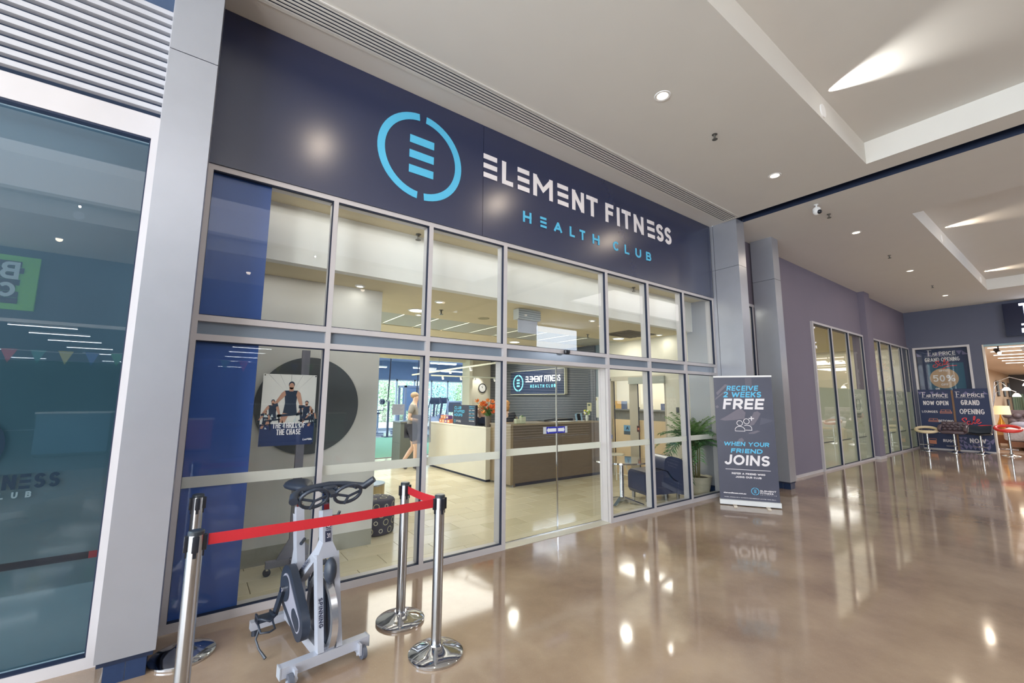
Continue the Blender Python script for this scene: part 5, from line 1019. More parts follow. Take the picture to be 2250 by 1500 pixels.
box('banner_sheet', 19.70, 19.712, 1.985, 2.745, .03, 1.95, PN, b2); box('banner_base', 19.66, 19.75, 1.985, 2.745, 0, .03, FRAME, b2)
facets(b2, x1_, 1.985, 2.745, 1.77, 1.95, 8, 6, .7); facets(b2, x1_, 1.985, 2.745, .05, .45, 8, 7, .55); fair(b2, x1_-.002, 2.70, 2.07, 1.685, .11)
write('lettering', 'GRAND', .16, .024, (x1_, 2.60, 1.43), UE, UZ, PW, b2, width=.41); write('lettering', 'OPENING', .16, .022, (x1_, 2.65, 1.15), UE, UZ, PW, b2, width=.54); sale(b2, x1_-.002, 2.70, .76, .50)
write('lettering', 'ON', .13, .025, (x1_, 2.45, .50), UE, UZ, PW, b2, width=.2); write('lettering', 'NOW', .14, .026, (x1_-.001, 2.51, .26), UE, UZ, PW, b2, width=.35)
box('poster_mount', 19.74, 19.79, 2.75, 2.80, 0, 1.9, mat('timber_tan', (166, 128, 96), .6), w7)
# illuminated shop sign
ss = E('lightbox_sign', 'dark lightbox with glowing white letters over the furniture shop entrance', 'sign', (XE-.1, .4, 4)); box('sign_box', XE-.16, XE, -2.4, 1.44, 3.50, 4.50, mat('box_navy', (22, 30, 60), .15), ss)
LW = glow('lit_letters', (235, 238, 255), 2.2); xs_ = XE-.165
q = MB(); q.flat(rect2(.12, .24, 0, .66)+rect2(.04, .56, .59, .66)+rect2(.04, .32, 0, .05)+rect2(.24, .42, .32, .37)+[[(.56, .66), (.56, .45), (.50, .6)]], (xs_, 1.15, 3.80), UE, UZ, .004); ob('lit_letter', q, LW, ss)
write('lit_lettering', 'AIR PRICE', .4, .08, (xs_, .60, 3.80), UE, UZ, LW, ss, width=2.4); write('lit_lettering', 'FURNITURE GALLERY', .13, .03, (xs_, 1.12, 3.58), UE, UZ, LW, ss, width=2.9, sp=.3)

# ------------------------------------------------------------------ furniture showroom
FX = mat('showroom_wall', (228, 208, 184), .8)
sbox('floor_showroom', 'brown timber floor of the furniture showroom', 20.05, 44.5, -7, 4, -.1, -.002, mat('showroom_floor', (160, 136, 118), .3, noise=(3, .2, (1, 8, 1)))); sbox('ceiling_showroom', 'beige ceiling of the furniture showroom', 20.05, 44.5, -7, 4, 3.32, 3.4, mat('showroom_ceiling', (236, 222, 206), .8))
sbox('wall_showroom_left', 'beige side wall of the showroom hung with pictures', 20.05, 44, 3.40, 3.5, 0, 3.4, FX); sbox('wall_showroom_back', 'dark grey back wall of the showroom', 44, 44.1, -7, 3.5, 0, 3.4, mat('showroom_dark', (104, 108, 114), .8)); sbox('wall_showroom_right', 'far side wall of the showroom', 20.05, 44, -7.1, -7, 0, 3.4, FX)
for i, x in enumerate((21.2, 22.9, 24.7, 26.5, 28.3, 30.2, 33.0, 36.0)):
    y1 = (2.0, 2.1, 2.2, 2.25, 2.3, 2.35, 2.0, 2.0)[i]; e = E('strip_light', 'white ceiling strip light, '+('nearest the shop entrance', 'second from the shop entrance', 'third from the shop entrance', 'fourth from the shop entrance', 'fourth from the back', 'third from the back', 'second from the back', 'deepest in the showroom')[i], 'light', (x, .6, 3.24), 'strip lights of the showroom ceiling'); box('strip_body', x-.04, x+.04, -1.8, y1, 3.302, 3.318, glow('strip_face', (255, 244, 232), 3), e); box('strip_end_cap', x-.045, x+.045, y1, y1+.02, 3.30, 3.32, WHITE, e)
for x in (22.1, 27.4, 34.5, 40): light('showroom_lamp', 'AREA', (x, 0, 3.18), 80, (1, .97, .92), 2.4, aim=(x, 0, 0))
for i, (y, l) in enumerate(((1.72, 'black track spotlight just inside the shop entrance'), (1.15, 'white glowing track spotlight at the edge of the shop entrance'))):
    e = E('track_spot', l, 'spotlight', (20.6, y, 3.2)); ob('spot_arm', MB().cyl((20.6, y, 3.32), (20.6, y, 3.2), .02, 10), BLACK, e, 40); ob('spot_can', MB().cyl((20.65, y+.06, 3.2), (20.5, y-.02, 3.08), .06, 18), BLACK if i == 0 else WHITE, e, 40); ob('lamp_face', MB().cyl((20.5, y-.02, 3.08), (20.495, y-.022, 3.076), .05, 18), LAMP, e)
for i, (x, z0, z1) in enumerate(((37.2, 1.85, 2.75), (40.0, 1.85, 2.75), (42.6, 1.85, 2.75), (41.2, 1.05, 1.7))):
    e = E('framed_picture', ('dark framed picture nearest the shop entrance', 'second dark framed picture along the showroom wall', 'third dark framed picture along the showroom wall', 'low dark framed picture above the bed')[i], 'picture', (x, 3.38, z0)); box('picture_frame', x, x+.8, 3.35, 3.398, z0, z1, mat('frame_dark', (72, 62, 60), .4), e); box('picture_print', x+.06, x+.74, 3.345, 3.35, z0+.05, z1-.05, mat('print_blue_grey', (140, 160, 172), .5), e)
bd = E('showroom_bed', 'bed with white patterned quilt and tufted dark headboard in the showroom', 'bed', (22.5, 1.2, 0))
QM = mat('quilt_pattern', (206, 200, 202), .8, noise=(24, .35, (1, 1, 1)))
ob('mattress', MB().rbox(21.3, 23.5, .1, 1.85, .28, .62, .08), QM, bd, 50); ob('quilt', MB().rbox(21.22, 22.6, .02, 1.93, .30, .68, .07), QM, bd, 50); box('bed_base', 21.3, 23.6, .15, 1.8, .1, .28, mat('bed_wood', (150, 100, 68), .5), bd)
for x in (21.4, 23.4):
    for y in (.25, 1.7): box('leg', x, x+.07, y, y+.07, 0, .1, mat('bed_wood', (150, 100, 68), .5), bd)
hb = MB().rbox(23.6, 23.75, -.1, 2.0, .2, 1.25, .04); 
for i in range(9):
    for j in range(4): hb.ball((23.60, .0+i*.235+(j % 2)*.11, .45+j*.2), .07, .12, .1, 10, 6)
ob('headboard', hb, mat('headboard_brown', (96, 84, 90), .5), bd, 60)
for i, y in enumerate((.5, 1.2, 1.65)): ob('pillow', MB().ball((23.3, y, .74), .16, .3, .12, 16, 8), (mat('pillow_grey', (150, 150, 166), .8), mat('pillow_white', (226, 218, 214), .8))[i % 2], bd, 80)
e = E('bench', 'oak bench at the foot of the showroom bed', 'bench', (20.9, .8, 0)); ob('bench_top', MB().box(20.65, 21.05, .3, 1.45, .40, .46), mat('oak', (200, 152, 96), .5, noise=(6, .12, (1, 8, 1))), e)
for x in (20.68, 20.96):
    for y in (.33, 1.36): box('leg', x, x+.06, y, y+.06, 0, .40, mat('oak', (200, 152, 96), .5), e)
e = E('bedside_table', 'small timber bedside table under the gold lamp', 'table', (22.9, 2.05, 0)); box('table_body', 22.6, 23.1, 1.93, 2.26, .12, .62, mat('bed_wood', (150, 100, 68), .5), e); box('drawer_front', 22.595, 22.6, 1.96, 2.23, .4, .58, mat('oak', (200, 152, 96), .5), e)
for x in (22.62, 23.04):
    for y in (1.95, 2.2): box('leg', x, x+.04, y, y+.04, 0, .12, mat('oak', (200, 152, 96), .5), e)
e = E('table_lamp', 'gold table lamp with cream drum shade by the showroom bed', 'lamp', (22.75, 2.1, .62)); ob('lamp_base', MB().lathe([(.09, 0), (.12, .08), (.05, .3), (.02, .42), (.02, .5)], (22.8, 2.08, .62), 20), mat('gold', (216, 150, 60), .25, metal=.7), e, 50); ob('lamp_shade', MB().lathe([(.26, .48), (.24, .78)], (22.8, 2.08, .62), 28), mat('shade_cream', (226, 196, 150), .7, em=.4), e, 40)
e = E('arc_lamp', 'arched chrome floor lamp with glowing domes in the showroom', 'lamp', (21.8, 1.9, 0)); ob('lamp_foot', MB().lathe([(.15, 0), (.15, .02), (.02, .03)], (21.6, 2.1, 0), 24), CHROME, e, 40)
for i, (ry, rz) in enumerate(((1.75, 1.95), (1.55, 1.75), (1.3, 2.1))):
    ob('lamp_arm', MB().tube([(21.6, 2.1, .03), (21.6, 2.12, 1.3), (21.6, 2.0, rz+.1), (21.6, (2.0+ry)/2, rz+.25), (21.6, ry, rz+.1)], .012, 8), CHROME, e, 60); ob('lamp_dome', MB().lathe([(.1, -.04), (.09, 0), (.05, .06), (.0, .075)], (21.6, ry, rz), 18), glow('dome_lit', (255, 240, 214), 4), e, 50)
e = E('showroom_curtain', 'pale green curtain panel at the back of the showroom', 'curtain', (40, 2.8, .02)); box('curtain_sheet', 40, 40.05, 2.62, 3.05, .02, 2.0, mat('pale_teal', (150, 186, 172), .7), e)
for k in range(5): box('pleat', 39.96, 40.0, 2.63+k*.085, 2.67+k*.085, .02, 2.0, mat('pale_teal', (150, 186, 172), .7), e)
e = E('oak_wardrobe', 'oak wardrobe at the back of the showroom', 'wardrobe', (39.5, 2.05, 0)); box('wardrobe_body', 39.2, 39.8, 1.6, 2.5, .08, 2.1, mat('oak', (200, 152, 96), .5), e); box('door', 39.18, 39.2, 1.62, 2.04, .12, 2.06, mat('oak', (200, 152, 96), .5), e); box('door', 39.18, 39.2, 2.06, 2.48, .12, 2.06, mat('oak', (200, 152, 96), .5), e); box('plinth', 39.22, 39.78, 1.62, 2.48, 0, .08, mat('bed_wood', (150, 100, 68), .5), e)

# bar stools
def stool_base(e, x, y, h, foot=True):
    ob('base_plate', MB().lathe([(.2, 0), (.2, .008), (.16, .02), (.05, .05), (.03, .08)], (x, y, 0), 32), CHROME, e, 40); ob('column', MB().cyl((x, y, .06), (x, y, h), .026, 16), CHROME, e, 40); ob('collar', MB().cyl((x, y, .05), (x, y, .10), .04, 16), CHROME, e, 40)
    if foot: ob('footrest', MB().tube([(x, y, .20), (x-.13, y+.08, .20), (x-.2, y+.16, .20), (x-.2, y-.16, .20), (x-.13, y-.08, .20), (x, y, .20)], .011, 8), CHROME, e, 60)
def ring_seat(e, x, y, h, m_):
    pts = []; rr = []
    for k in range(24): a = 2*PI*k/24; pts.append((x+.24*math.cos(a), y+.25*math.sin(a), h+.075+.07*math.cos(a+R(-10)))); 
    ob('seat_ring', MB().tube(pts, .042, 10, True), m_, e, 80); ob('seat_pad', MB().lathe([(.15, -.01), (.19, .0), (.2, .03), (.15, .055), (.0, .06)], (x-.02, y, h), 28), m_, e, 60)
s1 = E('bar_stool', 'cream ring-backed bar stool on a chrome base before the first banner', 'stool', (18.75, 3.31, 0)); stool_base(s1, 18.75, 3.31, .58); ring_seat(s1, 18.75, 3.31, .58, mat('stool_cream', (232, 212, 176), .4))
s4 = E('bar_stool', 'red ring-backed bar stool at the furniture shop entrance', 'stool', (18.98, 1.62, 0)); stool_base(s4, 18.98, 1.62, .70); ring_seat(s4, 18.98, 1.62, .70, mat('stool_red', (224, 58, 52), .3))
s2 = E('bar_stool', 'brown tufted bar stool with rolled arms between the two banners', 'stool', (18.83, 2.72, 0)); stool_base(s2, 18.83, 2.72, .56); BS = mat('stool_brown', (92, 76, 82), .35)
ob('seat_pad', MB().rbox(18.6, 19.05, 2.46, 2.98, .56, .65, .035), BS, s2, 60)
q = MB().rbox(19.0, 19.09, 2.44, 3.0, .62, .92, .03)
for i in range(5):
    for j in range(3): q.ball((19.0, 2.50+i*.11+(j % 2)*.04, .69+j*.08), .03, .055, .045, 10, 6)
ob('tufted_back', q, BS, s2, 60)
for y in (2.44, 3.0): ob('arm_roll', MB().tube([(19.02, y, .80), (18.8, y, .79), (18.64, y, .75), (18.6, y, .69), (18.66, y, .65)], .045, 10), BS, s2, 60)
s3 = E('bar_stool', 'black curved bar stool edged in chrome before the second banner', 'stool', (19.1, 2.2, 0)); stool_base(s3, 19.1, 2.2, .56); q = MB(); n = 12
for i in range(n+1):
    t = i/n; xx = 18.88+.42*t; zz = .60+(.0 if t < .5 else (t-.5)**1.5*.75)+.03*math.cos(t*9)
    for y in (1.96, 2.05, 2.2, 2.35, 2.44): q.v.append((xx, y, zz-.03*(1-abs(y-2.2)/.24)))
for i in range(n):
    for j in range(4): a = i*5+j; q.f.append((a, a+1, a+6, a+5))
m0 = len(q.v); q.v += [(x, y, z-.018) for x, y, z in q.v]; q.f += [tuple(reversed([k+m0 for k in f])) for f in list(q.f)]
ob('curved_seat', q, mat('stool_black', (44, 54, 66), .3), s3, 60)
for y in (1.955, 2.445): ob('chrome_edge', MB().tube([(18.88+.42*i/n, y, .60+(.0 if i/n < .5 else (i/n-.5)**1.5*.75)+.03*math.cos(i/n*9)) for i in range(n+1)], .011, 8), CHROME, s3, 60)

# ------------------------------------------------------------------ opposite side of the walkway (seen in the panes)
OPW = mat('opposite_wall', (92, 98, 112), .7); YW = -5.7
tag(ob('wall_opposite', MB().box(-8, 5.2, YW-.2, YW, 3.12, Z0).box(-8, -7.4, YW-.2, YW, 0, 3.12).box(5.0, 8.8, YW-.2, YW, 0, Z0).box(8.8, 14.4, YW-.2, YW, 2.75, Z0).box(14.4, 19.8, YW-.2, YW, 0, Z0), OPW), 'slate wall on the opposite side of the walkway', 'wall', None, 'structure')
sbox('wall_mall_end', 'pale wall closing the near end of the walkway', -8.1, -8, -5.8, 3.8, 0, Z0, INWALL)
sbox('trim_opposite_head', 'white head frame over the opposite shop opening', -7.4, 5.0, YW-.05, YW+.04, 3.05, 3.12, WHITE)
for i, x in enumerate((-4.6, -1.0, 2.4)): sbox('trim_opposite_post', ('left', 'middle', 'right')[i]+' thin post of the opposite shop opening', x, x+.06, YW-.05, YW+.03, 0, 3.05, FRAME)
sbox('floor_opposite', 'floor of the opposite shop', -7.5, 5.2, -22, -5.75, -.1, -.002, mat('opp_floor', (110, 104, 104), .3)); sbox('ceiling_opposite', 'dark ceiling of the opposite shop', -7.5, 5.2, -22, -5.9, 3.2, 3.3, mat('opp_ceiling', (44, 56, 78), .8))
sbox('wall_opposite_back', 'back wall of the opposite shop', -7.5, 5.2, -22.1, -22, 0, 3.3, mat('opp_back', (70, 88, 106), .8)); sbox('wall_opposite_side', 'side wall of the opposite shop', -7.5, -7.4, -22, -5.9, 0, 3.3, OPW); sbox('wall_opposite_inner', 'inner side wall of the opposite shop', 5.1, 5.2, -22, -5.9, 0, 3.3, OPW)
for y in (-6.6, -8.1, -9.8, -12.0, -14.4, -18.6):
    for x in (-3.4, .82, -6.2):
        e = E('opposite_tube_light', 'opposite shop tube light, '+{-3.4: 'middle', .82: 'door side', -6.2: 'entrance side'}[x]+' column, '+('nearest the walkway', 'second from the walkway', 'third from the walkway', 'third from its back wall', 'second from its back wall', 'nearest its back wall')[(-6.6, -8.1, -9.8, -12.0, -14.4, -18.6).index(y)], 'light', (x, y, 3.1), 'tube lights of the opposite shop'); box('tube_body', x, x+1.08, y-.03, y+.03, 3.1, 3.14, WHITE, e); box('tube_face', x, x+1.08, y-.028, y+.028, 3.09, 3.10, glow('tube_face_bright', (240, 248, 255), 16), e)
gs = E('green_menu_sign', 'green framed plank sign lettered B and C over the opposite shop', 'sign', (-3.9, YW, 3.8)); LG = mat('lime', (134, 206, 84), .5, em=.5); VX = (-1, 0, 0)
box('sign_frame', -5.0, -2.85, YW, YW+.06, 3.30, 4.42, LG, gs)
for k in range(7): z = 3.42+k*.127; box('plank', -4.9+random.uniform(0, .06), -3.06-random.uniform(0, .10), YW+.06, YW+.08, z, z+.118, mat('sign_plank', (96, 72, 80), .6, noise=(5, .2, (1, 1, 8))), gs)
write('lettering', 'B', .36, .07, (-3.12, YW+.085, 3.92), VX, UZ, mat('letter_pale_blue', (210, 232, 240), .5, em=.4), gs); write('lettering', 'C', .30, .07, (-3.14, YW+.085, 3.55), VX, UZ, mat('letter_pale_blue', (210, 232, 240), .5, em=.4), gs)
bn = E('bunting', 'string of coloured pennants across the opposite shop', 'bunting', (0, -7, 2.6)); ob('string', MB().tube([(-6+k*.9, -7, 2.62-.08*math.sin(k*1.3)**2) for k in range(12)], .006, 5), WHITE, bn)
for k in range(22):
    x = -5.8+k*.45; ob('pennant', MB().flat([[(0, 0), (-.26, 0), (-.13, -.32)]], (x, -7, 2.6), VX, UZ, .002), mat('pennant_%d' % (k % 5), ((220, 60, 70), (40, 150, 140), (220, 210, 90), (70, 110, 200), (50, 170, 90))[k % 5], .7), bn)
for i, (x, y, w, d, h, c_) in enumerate(((-5.5, -8.5, 1.2, .6, 1.0, (150, 80, 70)), (-3.2, -9.5, 1.4, .7, 1.1, (80, 120, 150)), (-.4, -8.2, .9, .6, .9, (170, 90, 80)), (1.6, -10, 1.6, .7, 1.3, (110, 110, 100)), (3.4, -8.6, .9, .6, 1.0, (70, 140, 120)))):
    e = E('display_counter', ('brick red', 'steel blue', 'coral red', 'olive grey', 'sea green')[i]+' display counter inside the opposite shop', 'counter', (x, y, 0)); box('counter_body', x, x+w, y, y+d, .08, h, mat('counter_c%d' % i, c_, .6), e); box('counter_top', x-.03, x+w+.03, y-.03, y+d+.03, h, h+.04, WHITE, e); box('kick_board', x+.04, x+w-.04, y+.04, y+d-.04, 0, .08, BLACK, e)
sh = E('roller_shutter', 'dark roller shutter with bright slat edges closing the opposite shop', 'shutter', (11.5, YW-.05, 0)); box('shutter_sheet', 8.8, 14.4, YW-.12, YW-.10, 0, 2.75, mat('shutter_grey', (66, 72, 84), .5), sh)
for k in range(25): box('slat', 8.8, 14.4, YW-.10, YW-.075, .06+k*.108, .06+k*.108+.034, mat('shutter_edge', (250, 246, 246), .5), sh)
lb = E('lit_display_screen', 'large glowing white display screen on the opposite wall', 'screen', (12.2, YW, 3.9)); box('screen_frame', 11.0, 13.35, YW, YW+.06, 3.30, 4.56, WHITE, lb); box('screen_face', 11.04, 13.31, YW+.06, YW+.065, 3.34, 4.52, glow('screen_face', (222, 236, 255), 9), lb)

# ------------------------------------------------------------------ belt barrier
def stanchion(x, y, label, cass):
    e = E('stanchion', label, 'stanchion', (x, y, 0), 'chrome belt barrier posts')
    ob('base', MB().lathe([(.163, 0), (.166, .004), (.166, .014), (.155, .022), (.11, .034), (.06, .05), (.043, .06), (.04, .066)], (x, y, 0), 56), CHROME, e, 30)
    ob('pole', MB().cyl((x, y, .05), (x, y, .925), .0315, 32), STEEL, e, 40)
    ob('cap', MB().lathe([(.0318, .922), (.0325, .936), (.028, .941), (.0, .942)], (x, y, 0), 28), mat('cap_dark', (44, 52, 60), .3), e, 40)
    for a in cass:
        c, s = math.cos(a), math.sin(a); q = MB()
        q.rbox(.028, .044, -.013, .013, .85, .92, .003, 2); q.box(.030, .036, -.007, .007, .825, .85); q.v = [(x+c*px-s*py, y+s*px+c*py, pz) for px, py, pz in q.v]; ob('belt_cassette', q, BLACK, e, 40)
    return e
stanchion(.060, 2.53, 'chrome belt post nearest the camera at the left, cut by the frame bottom', (0, PI/2, PI, -PI/2))
stanchion(.073, 3.441, 'chrome belt post standing close to the glass by the left column', (0, PI/2, PI, -PI/2))
stanchion(1.318, 2.56, 'chrome belt post at the front right corner of the barrier', (PI, PI/2, 0, -PI/2))
stanchion(1.296, 3.07, 'chrome belt post right of the spin bike, nearer the glass', (0, PI/2, PI, -PI/2))
for o in bpy.data.objects:
    if o.name.startswith('stanchion') and 'group' in o: del o['group']
def belt(name_l, a, b, z0a, z1a, z0b, z1b):
    a, b = Vector(a), Vector(b); d = (b-a).normalized(); n = Vector((-d.y, d.x, 0))*.0008; q = MB(); N_ = 12
    for i in range(N_+1):
        t = i/N_; p = a.lerp(b, t); sag = -.006*math.sin(PI*t); lo, hi = z0a+(z0b-z0a)*t+sag, z1a+(z1b-z1a)*t+sag
        q.v += [(p.x+n.x, p.y+n.y, lo), (p.x+n.x, p.y+n.y, hi), (p.x-n.x, p.y-n.y, hi), (p.x-n.x, p.y-n.y, lo)]
    for i in range(N_):
        for k in range(4): q.f.append((i*4+k, i*4+(k+1) % 4, i*4+4+(k+1) % 4, i*4+4+k))
    return tag(ob('barrier_belt', q, RED), name_l, 'belt')
belt('long red retractable belt stretched before the spin bike', (.108, 2.53), (1.27, 2.558), .868, .918, .866, .918)
belt('short red belt running from the front right post back towards the glass', (1.318, 2.607), (1.299, 3.022), .866, .918, .866, .918)

# ------------------------------------------------------------------ spin bike
bk = E('spin_bike', 'silver grey spin bike numbered 31 standing behind the red belt', 'exercise bike', (0, 0, 0))
BG = mat('bike_silver', (186, 190, 202), .35, metal=.25); RB = mat('bike_black', (44, 52, 66), .38); RBR = mat('rubber', (88, 92, 104), .6)
ob('front_stabiliser', MB().beam((-.245, -.335, .075), (.245, -.335, .075), .055, .055), BG, bk)
ob('rear_stabiliser', MB().beam((-.245, .335, .065), (.245, .335, .065), .05, .05), BG, bk)
for x in (-.245, .245):
    s_ = 1 if x > 0 else -1
    ob('end_cap', MB().box(x, x+s_*.006, -.365, -.305, .045, .105), mat('cap_grey', (160, 164, 172), .5), bk)
    ob('levelling_foot', MB().cyl((x-s_*.03, .335, 0), (x-s_*.03, .335, .042), .02, 16), RB, bk, 40)
    w = ob('transport_wheel', MB().cyl((x-s_*.055, -.385, .036), (x-s_*.030, -.385, .036), .036, 28), RBR, bk, 40); ob('wheel_bracket', MB().box(x-s_*.072, x-s_*.058, -.405, -.335, .03, .09).cyl((x-s_*.08, -.385, .036), (x-s_*.022, -.385, .036), .009, 12), BG, w)
ob('floor_beam', MB().beam((-.02, .335, .085), (-.02, -.335, .085), .055, .06), BG, bk)
for s_ in (-1, 1): ob('fork_leg', MB().beam((.014+s_*.052, -.335, .10), (.014+s_*.049, -.215, .60), .034, .06, (0, 0, 1)), BG, bk)
ob('fork_crown', MB().add([(-.055, -.25, .58), (.079, -.25, .58), (.079, -.17, .585), (-.055, -.17, .585), (-.018, -.235, .665), (.042, -.235, .665), (.042, -.165, .67), (-.018, -.165, .67)], [(0, 3, 2, 1), (4, 5, 6, 7), (0, 1, 5, 4), (1, 2, 6, 5), (2, 3, 7, 6), (3, 0, 4, 7)]), BG, bk)
ob('head_tube', MB().beam((.012, -.20, .655), (.012, -.165, .845), .058, .07), BG, bk)
ob('handlebar_post', MB().beam((.012, -.168, .83), (.012, -.15, .95), .034, .034), CHROME, bk)
ob('diagonal_tube', MB().beam((.0, -.185, .62), (-.015, .13, .36), .05, .06), BG, bk)
ob('seat_tube', MB().beam((-.02, .07, .09), (-.03, .225, .80), .052, .06), BG, bk)
ob('seat_post', MB().beam((-.03, .222, .79), (-.03, .24, .90), .034, .034), CHROME, bk); ob('seat_slider', MB().box(-.05, -.01, .16, .34, .875, .90).box(-.06, .0, .21, .27, .76, .82), CHROME, bk)
ob('rear_strut', MB().beam((-.02, .325, .09), (-.028, .18, .55), .045, .05), BG, bk)
q = MB()
def seatshape(mb, segs=14):
    rings = []
    for i in range(segs):
        t = i/(segs-1); y = .10+.28*t; w = .022+.075*min(1, max(0, (t-.25)/.5))**.8; th = .020+.018*min(1, t*1.4); zc = .925+.012*t
        if t > .9: w *= .8; th *= .8
        rings.append([(-.012+math.cos(a)*w, y, zc+math.sin(a)*th) for a in [2*PI*k/14 for k in range(14)]])
    b = len(mb.v)
    for r_ in rings: mb.v += r_
    for i in range(segs-1):
        for k in range(14): mb.f.append((b+i*14+k, b+i*14+(k+1) % 14, b+(i+1)*14+(k+1) % 14, b+(i+1)*14+k))
    mb.f.append(tuple(b+k for k in range(14))[::-1]); mb.f.append(tuple(b+(segs-1)*14+k for k in range(14)))
    return mb
sad = ob('saddle', seatshape(MB()), RB, bk, 80)
fly = ob('flywheel', MB().cyl((.012, -.185, .245), (.024, -.185, .245), .19, 48), RB, bk, 40)
n = 48; q = MB()
for i in range(n):
    a = 2*PI*i/n
    for rr, xx in ((.180, .004), (.222, .000), (.222, .036), (.180, .032)): q.v.append((xx, -.185+math.cos(a)*rr, .245+math.sin(a)*rr))
for i in range(n):
    for k in range(4): q.f.append((i*4+k, i*4+(k+1) % 4, ((i+1) % n)*4+(k+1) % 4, ((i+1) % n)*4+k))
ob('flywheel_rim', q, mat('rim_steel', (214, 216, 222), .2, metal=.85), fly, 40)
ob('brake_cover', MB().ball((.018, -.285, .515), .036, .045, .075, 20, 14), RB, bk, 80)
# chain guard: capsule between crank and hub
def capsule(y0, z0, r0, y1, z1, r1, xa, xb, n=14):
    an = math.atan2(z1-z0, y1-y0); pts = [(y0+r0*math.cos(an+PI/2+PI*i/n), z0+r0*math.sin(an+PI/2+PI*i/n)) for i in range(n+1)]+[(y1+r1*math.cos(an-PI/2+PI*i/n), z1+r1*math.sin(an-PI/2+PI*i/n)) for i in range(n+1)]
    m_ = len(pts); return MB().add([(xa, y, z) for y, z in pts]+[(xb, y, z) for y, z in pts], [tuple(range(m_)), tuple(range(2*m_-1, m_-1, -1))]+[(i, i+m_, (i+1) % m_+m_, (i+1) % m_) for i in range(m_)])
gd = ob('chain_guard', capsule(.08, .34, .135, -.165, .215, .095, -.115, -.07), RB, bk, 40)
ob('guard_panel', capsule(.08, .34, .088, -.165, .215, .05, -.118, -.114), mat('guard_grey', (150, 150, 164), .35), gd)
ob('guard_inset', capsule(-.10, .245, .035, -.165, .215, .04, -.121, -.117), RB, gd)
ob('chain_disc', MB().cyl((-.125, .08, .34), (-.116, .08, .34), .075, 28), RB, gd, 40)
cr = ob('crank_arm', MB().beam((-.135, .08, .34), (-.15, .16, .17), .022, .034), RB, bk); ob('crank_bolt', MB().cyl((-.15, .08, .34), (-.12, .08, .34), .018, 14), CHROME, cr, 40)
pd = ob('pedal', MB().box(-.255, -.165, .12, .20, .155, .175).box(-.255, -.245, .12, .20, .145, .19).box(-.175, -.165, .12, .20, .145, .19), RB, bk)
ob('toe_cage', MB().tube([(-.25, .13, .18), (-.25, .06, .205), (-.21, .03, .19), (-.17, .06, .205), (-.17, .13, .18)], .006, 7).tube([(-.25, .13, .15), (-.25, .06, .125), (-.21, .03, .13), (-.17, .06, .125), (-.17, .13, .15)], .006, 7), RB, pd, 60)
ob('strap', MB().tube([(-.25, .10, .13), (-.27, .08, .09), (-.26, .03, .05), (-.235, -.02, .012)], [.008, .006, .006, .009], 6), RB, pd, 60)
ob('crank_arm', MB().beam((.04, .08, .34), (.05, .0, .48), .022, .034), RB, bk)
# handlebar
hb = ob('handlebar', MB().tube([(-.215, -.275, .945), (-.20, -.235, .968), (-.165, -.205, .985), (-.08, -.185, .997), (.02, -.18, 1.0), (.12, -.185, .993), (.20, -.205, .978), (.23, -.235, .975), (.275, -.275, 1.02)], [.026, .027, .019, .018, .021, .019, .020, .023, .020], 12), RB, bk, 80)
ob('bar_hub', MB().rbox(-.03, .055, -.23, -.12, .955, 1.0, .014), RB, bk, 60)
for cx in (-.10, .105):
    pts = [(cx+.082*math.cos(a), -.275+.036*math.sin(a), .948-.058*math.sin(a)) for a in [2*PI*k/22 for k in range(22)]]
    ob('aero_loop', MB().tube(pts, .0105, 8, True).tube([(cx-.078, -.272, .955), (cx, -.285, .935), (cx+.078, -.272, .955)], .0085, 7).tube([(cx, -.285, .935), (cx-.035, -.31, .900)], .0085, 7).tube([(cx-.065, -.25, .975), (cx-.05, -.20, .985)], .012, 7).tube([(cx+.065, -.25, .975), (cx+.05, -.20, .985)], .012, 7), RB, bk, 60)
ob('centre_bracket', MB().beam((.0, -.22, .975), (.01, -.30, .955), .045, .022), RB, bk)
for p0, p1 in (((.045, -.19, .80), (.075, -.20, .80)), ((-.06, .2, .66), (-.095, .18, .675))): ob('adjuster_knob', MB().cyl(p0, p1, .014, 12).tube([p1, (p1[0]+.01, p1[1]-.01, p1[2]+.035)], .009, 8), RB, bk, 50)
ob('seat_lever', MB().tube([(.0, .15, .60), (-.035, .11, .585)], .011, 8), RB, bk, 60)
# decals on the fork and head tube (front faces)
def on_front(x, y0, z0, y1, z1): return Vector((0, y1-y0, z1-z0)).normalized()
dV = on_front(0, -.20, .655, -.165, .845); fO = Vector((.012-.017, -.2375, .70)); 
NB = mat('decal_navy', (46, 50, 72), .5)
ob('number_plate', MB().flat(rect2(0, .034, 0, .062), fO+Vector((0, -.002, -.028)), UX, dV), NB, bk)
write('number_lettering', '31', .026, .0028, fO+Vector((.017, -.0035, -.006)), UX, dV, WHITEP, bk, align='c', width=.020)
ob('logo_plate', MB().flat(rect2(0, .030, 0, .030), fO+Vector((.002, .006, .052)), UX, dV), NB, bk)
ob('logo_star', MB().flat(ring2(.015, .015, .011, .008, 40, 300, 14)+ribbon([(.004, .008), (.026, .024)], .003)+ribbon([(.006, .024), (.024, .006)], .003), fO+Vector((.002, .0045, .052)), UX, dV), WHITEP, bk)
write('number_lettering', 'SPIN', .010, .0025, fO+Vector((.017, .0025, .039)), UX, dV, NB, bk, align='c', width=.028)
fV = Vector((0, .12, .50)).normalized(); O_ = Vector((-.035-.012, -.335-.038+.049, .10+.20))
base_ = Vector((.014-.052-.011, -.335, .10))+fV*.285+Vector((0, -.034, .004))
write('frame_lettering', 'SPINNING', .024, .0055, base_, -fV, Vector((1, 0, 0)), NB, bk, width=.155)
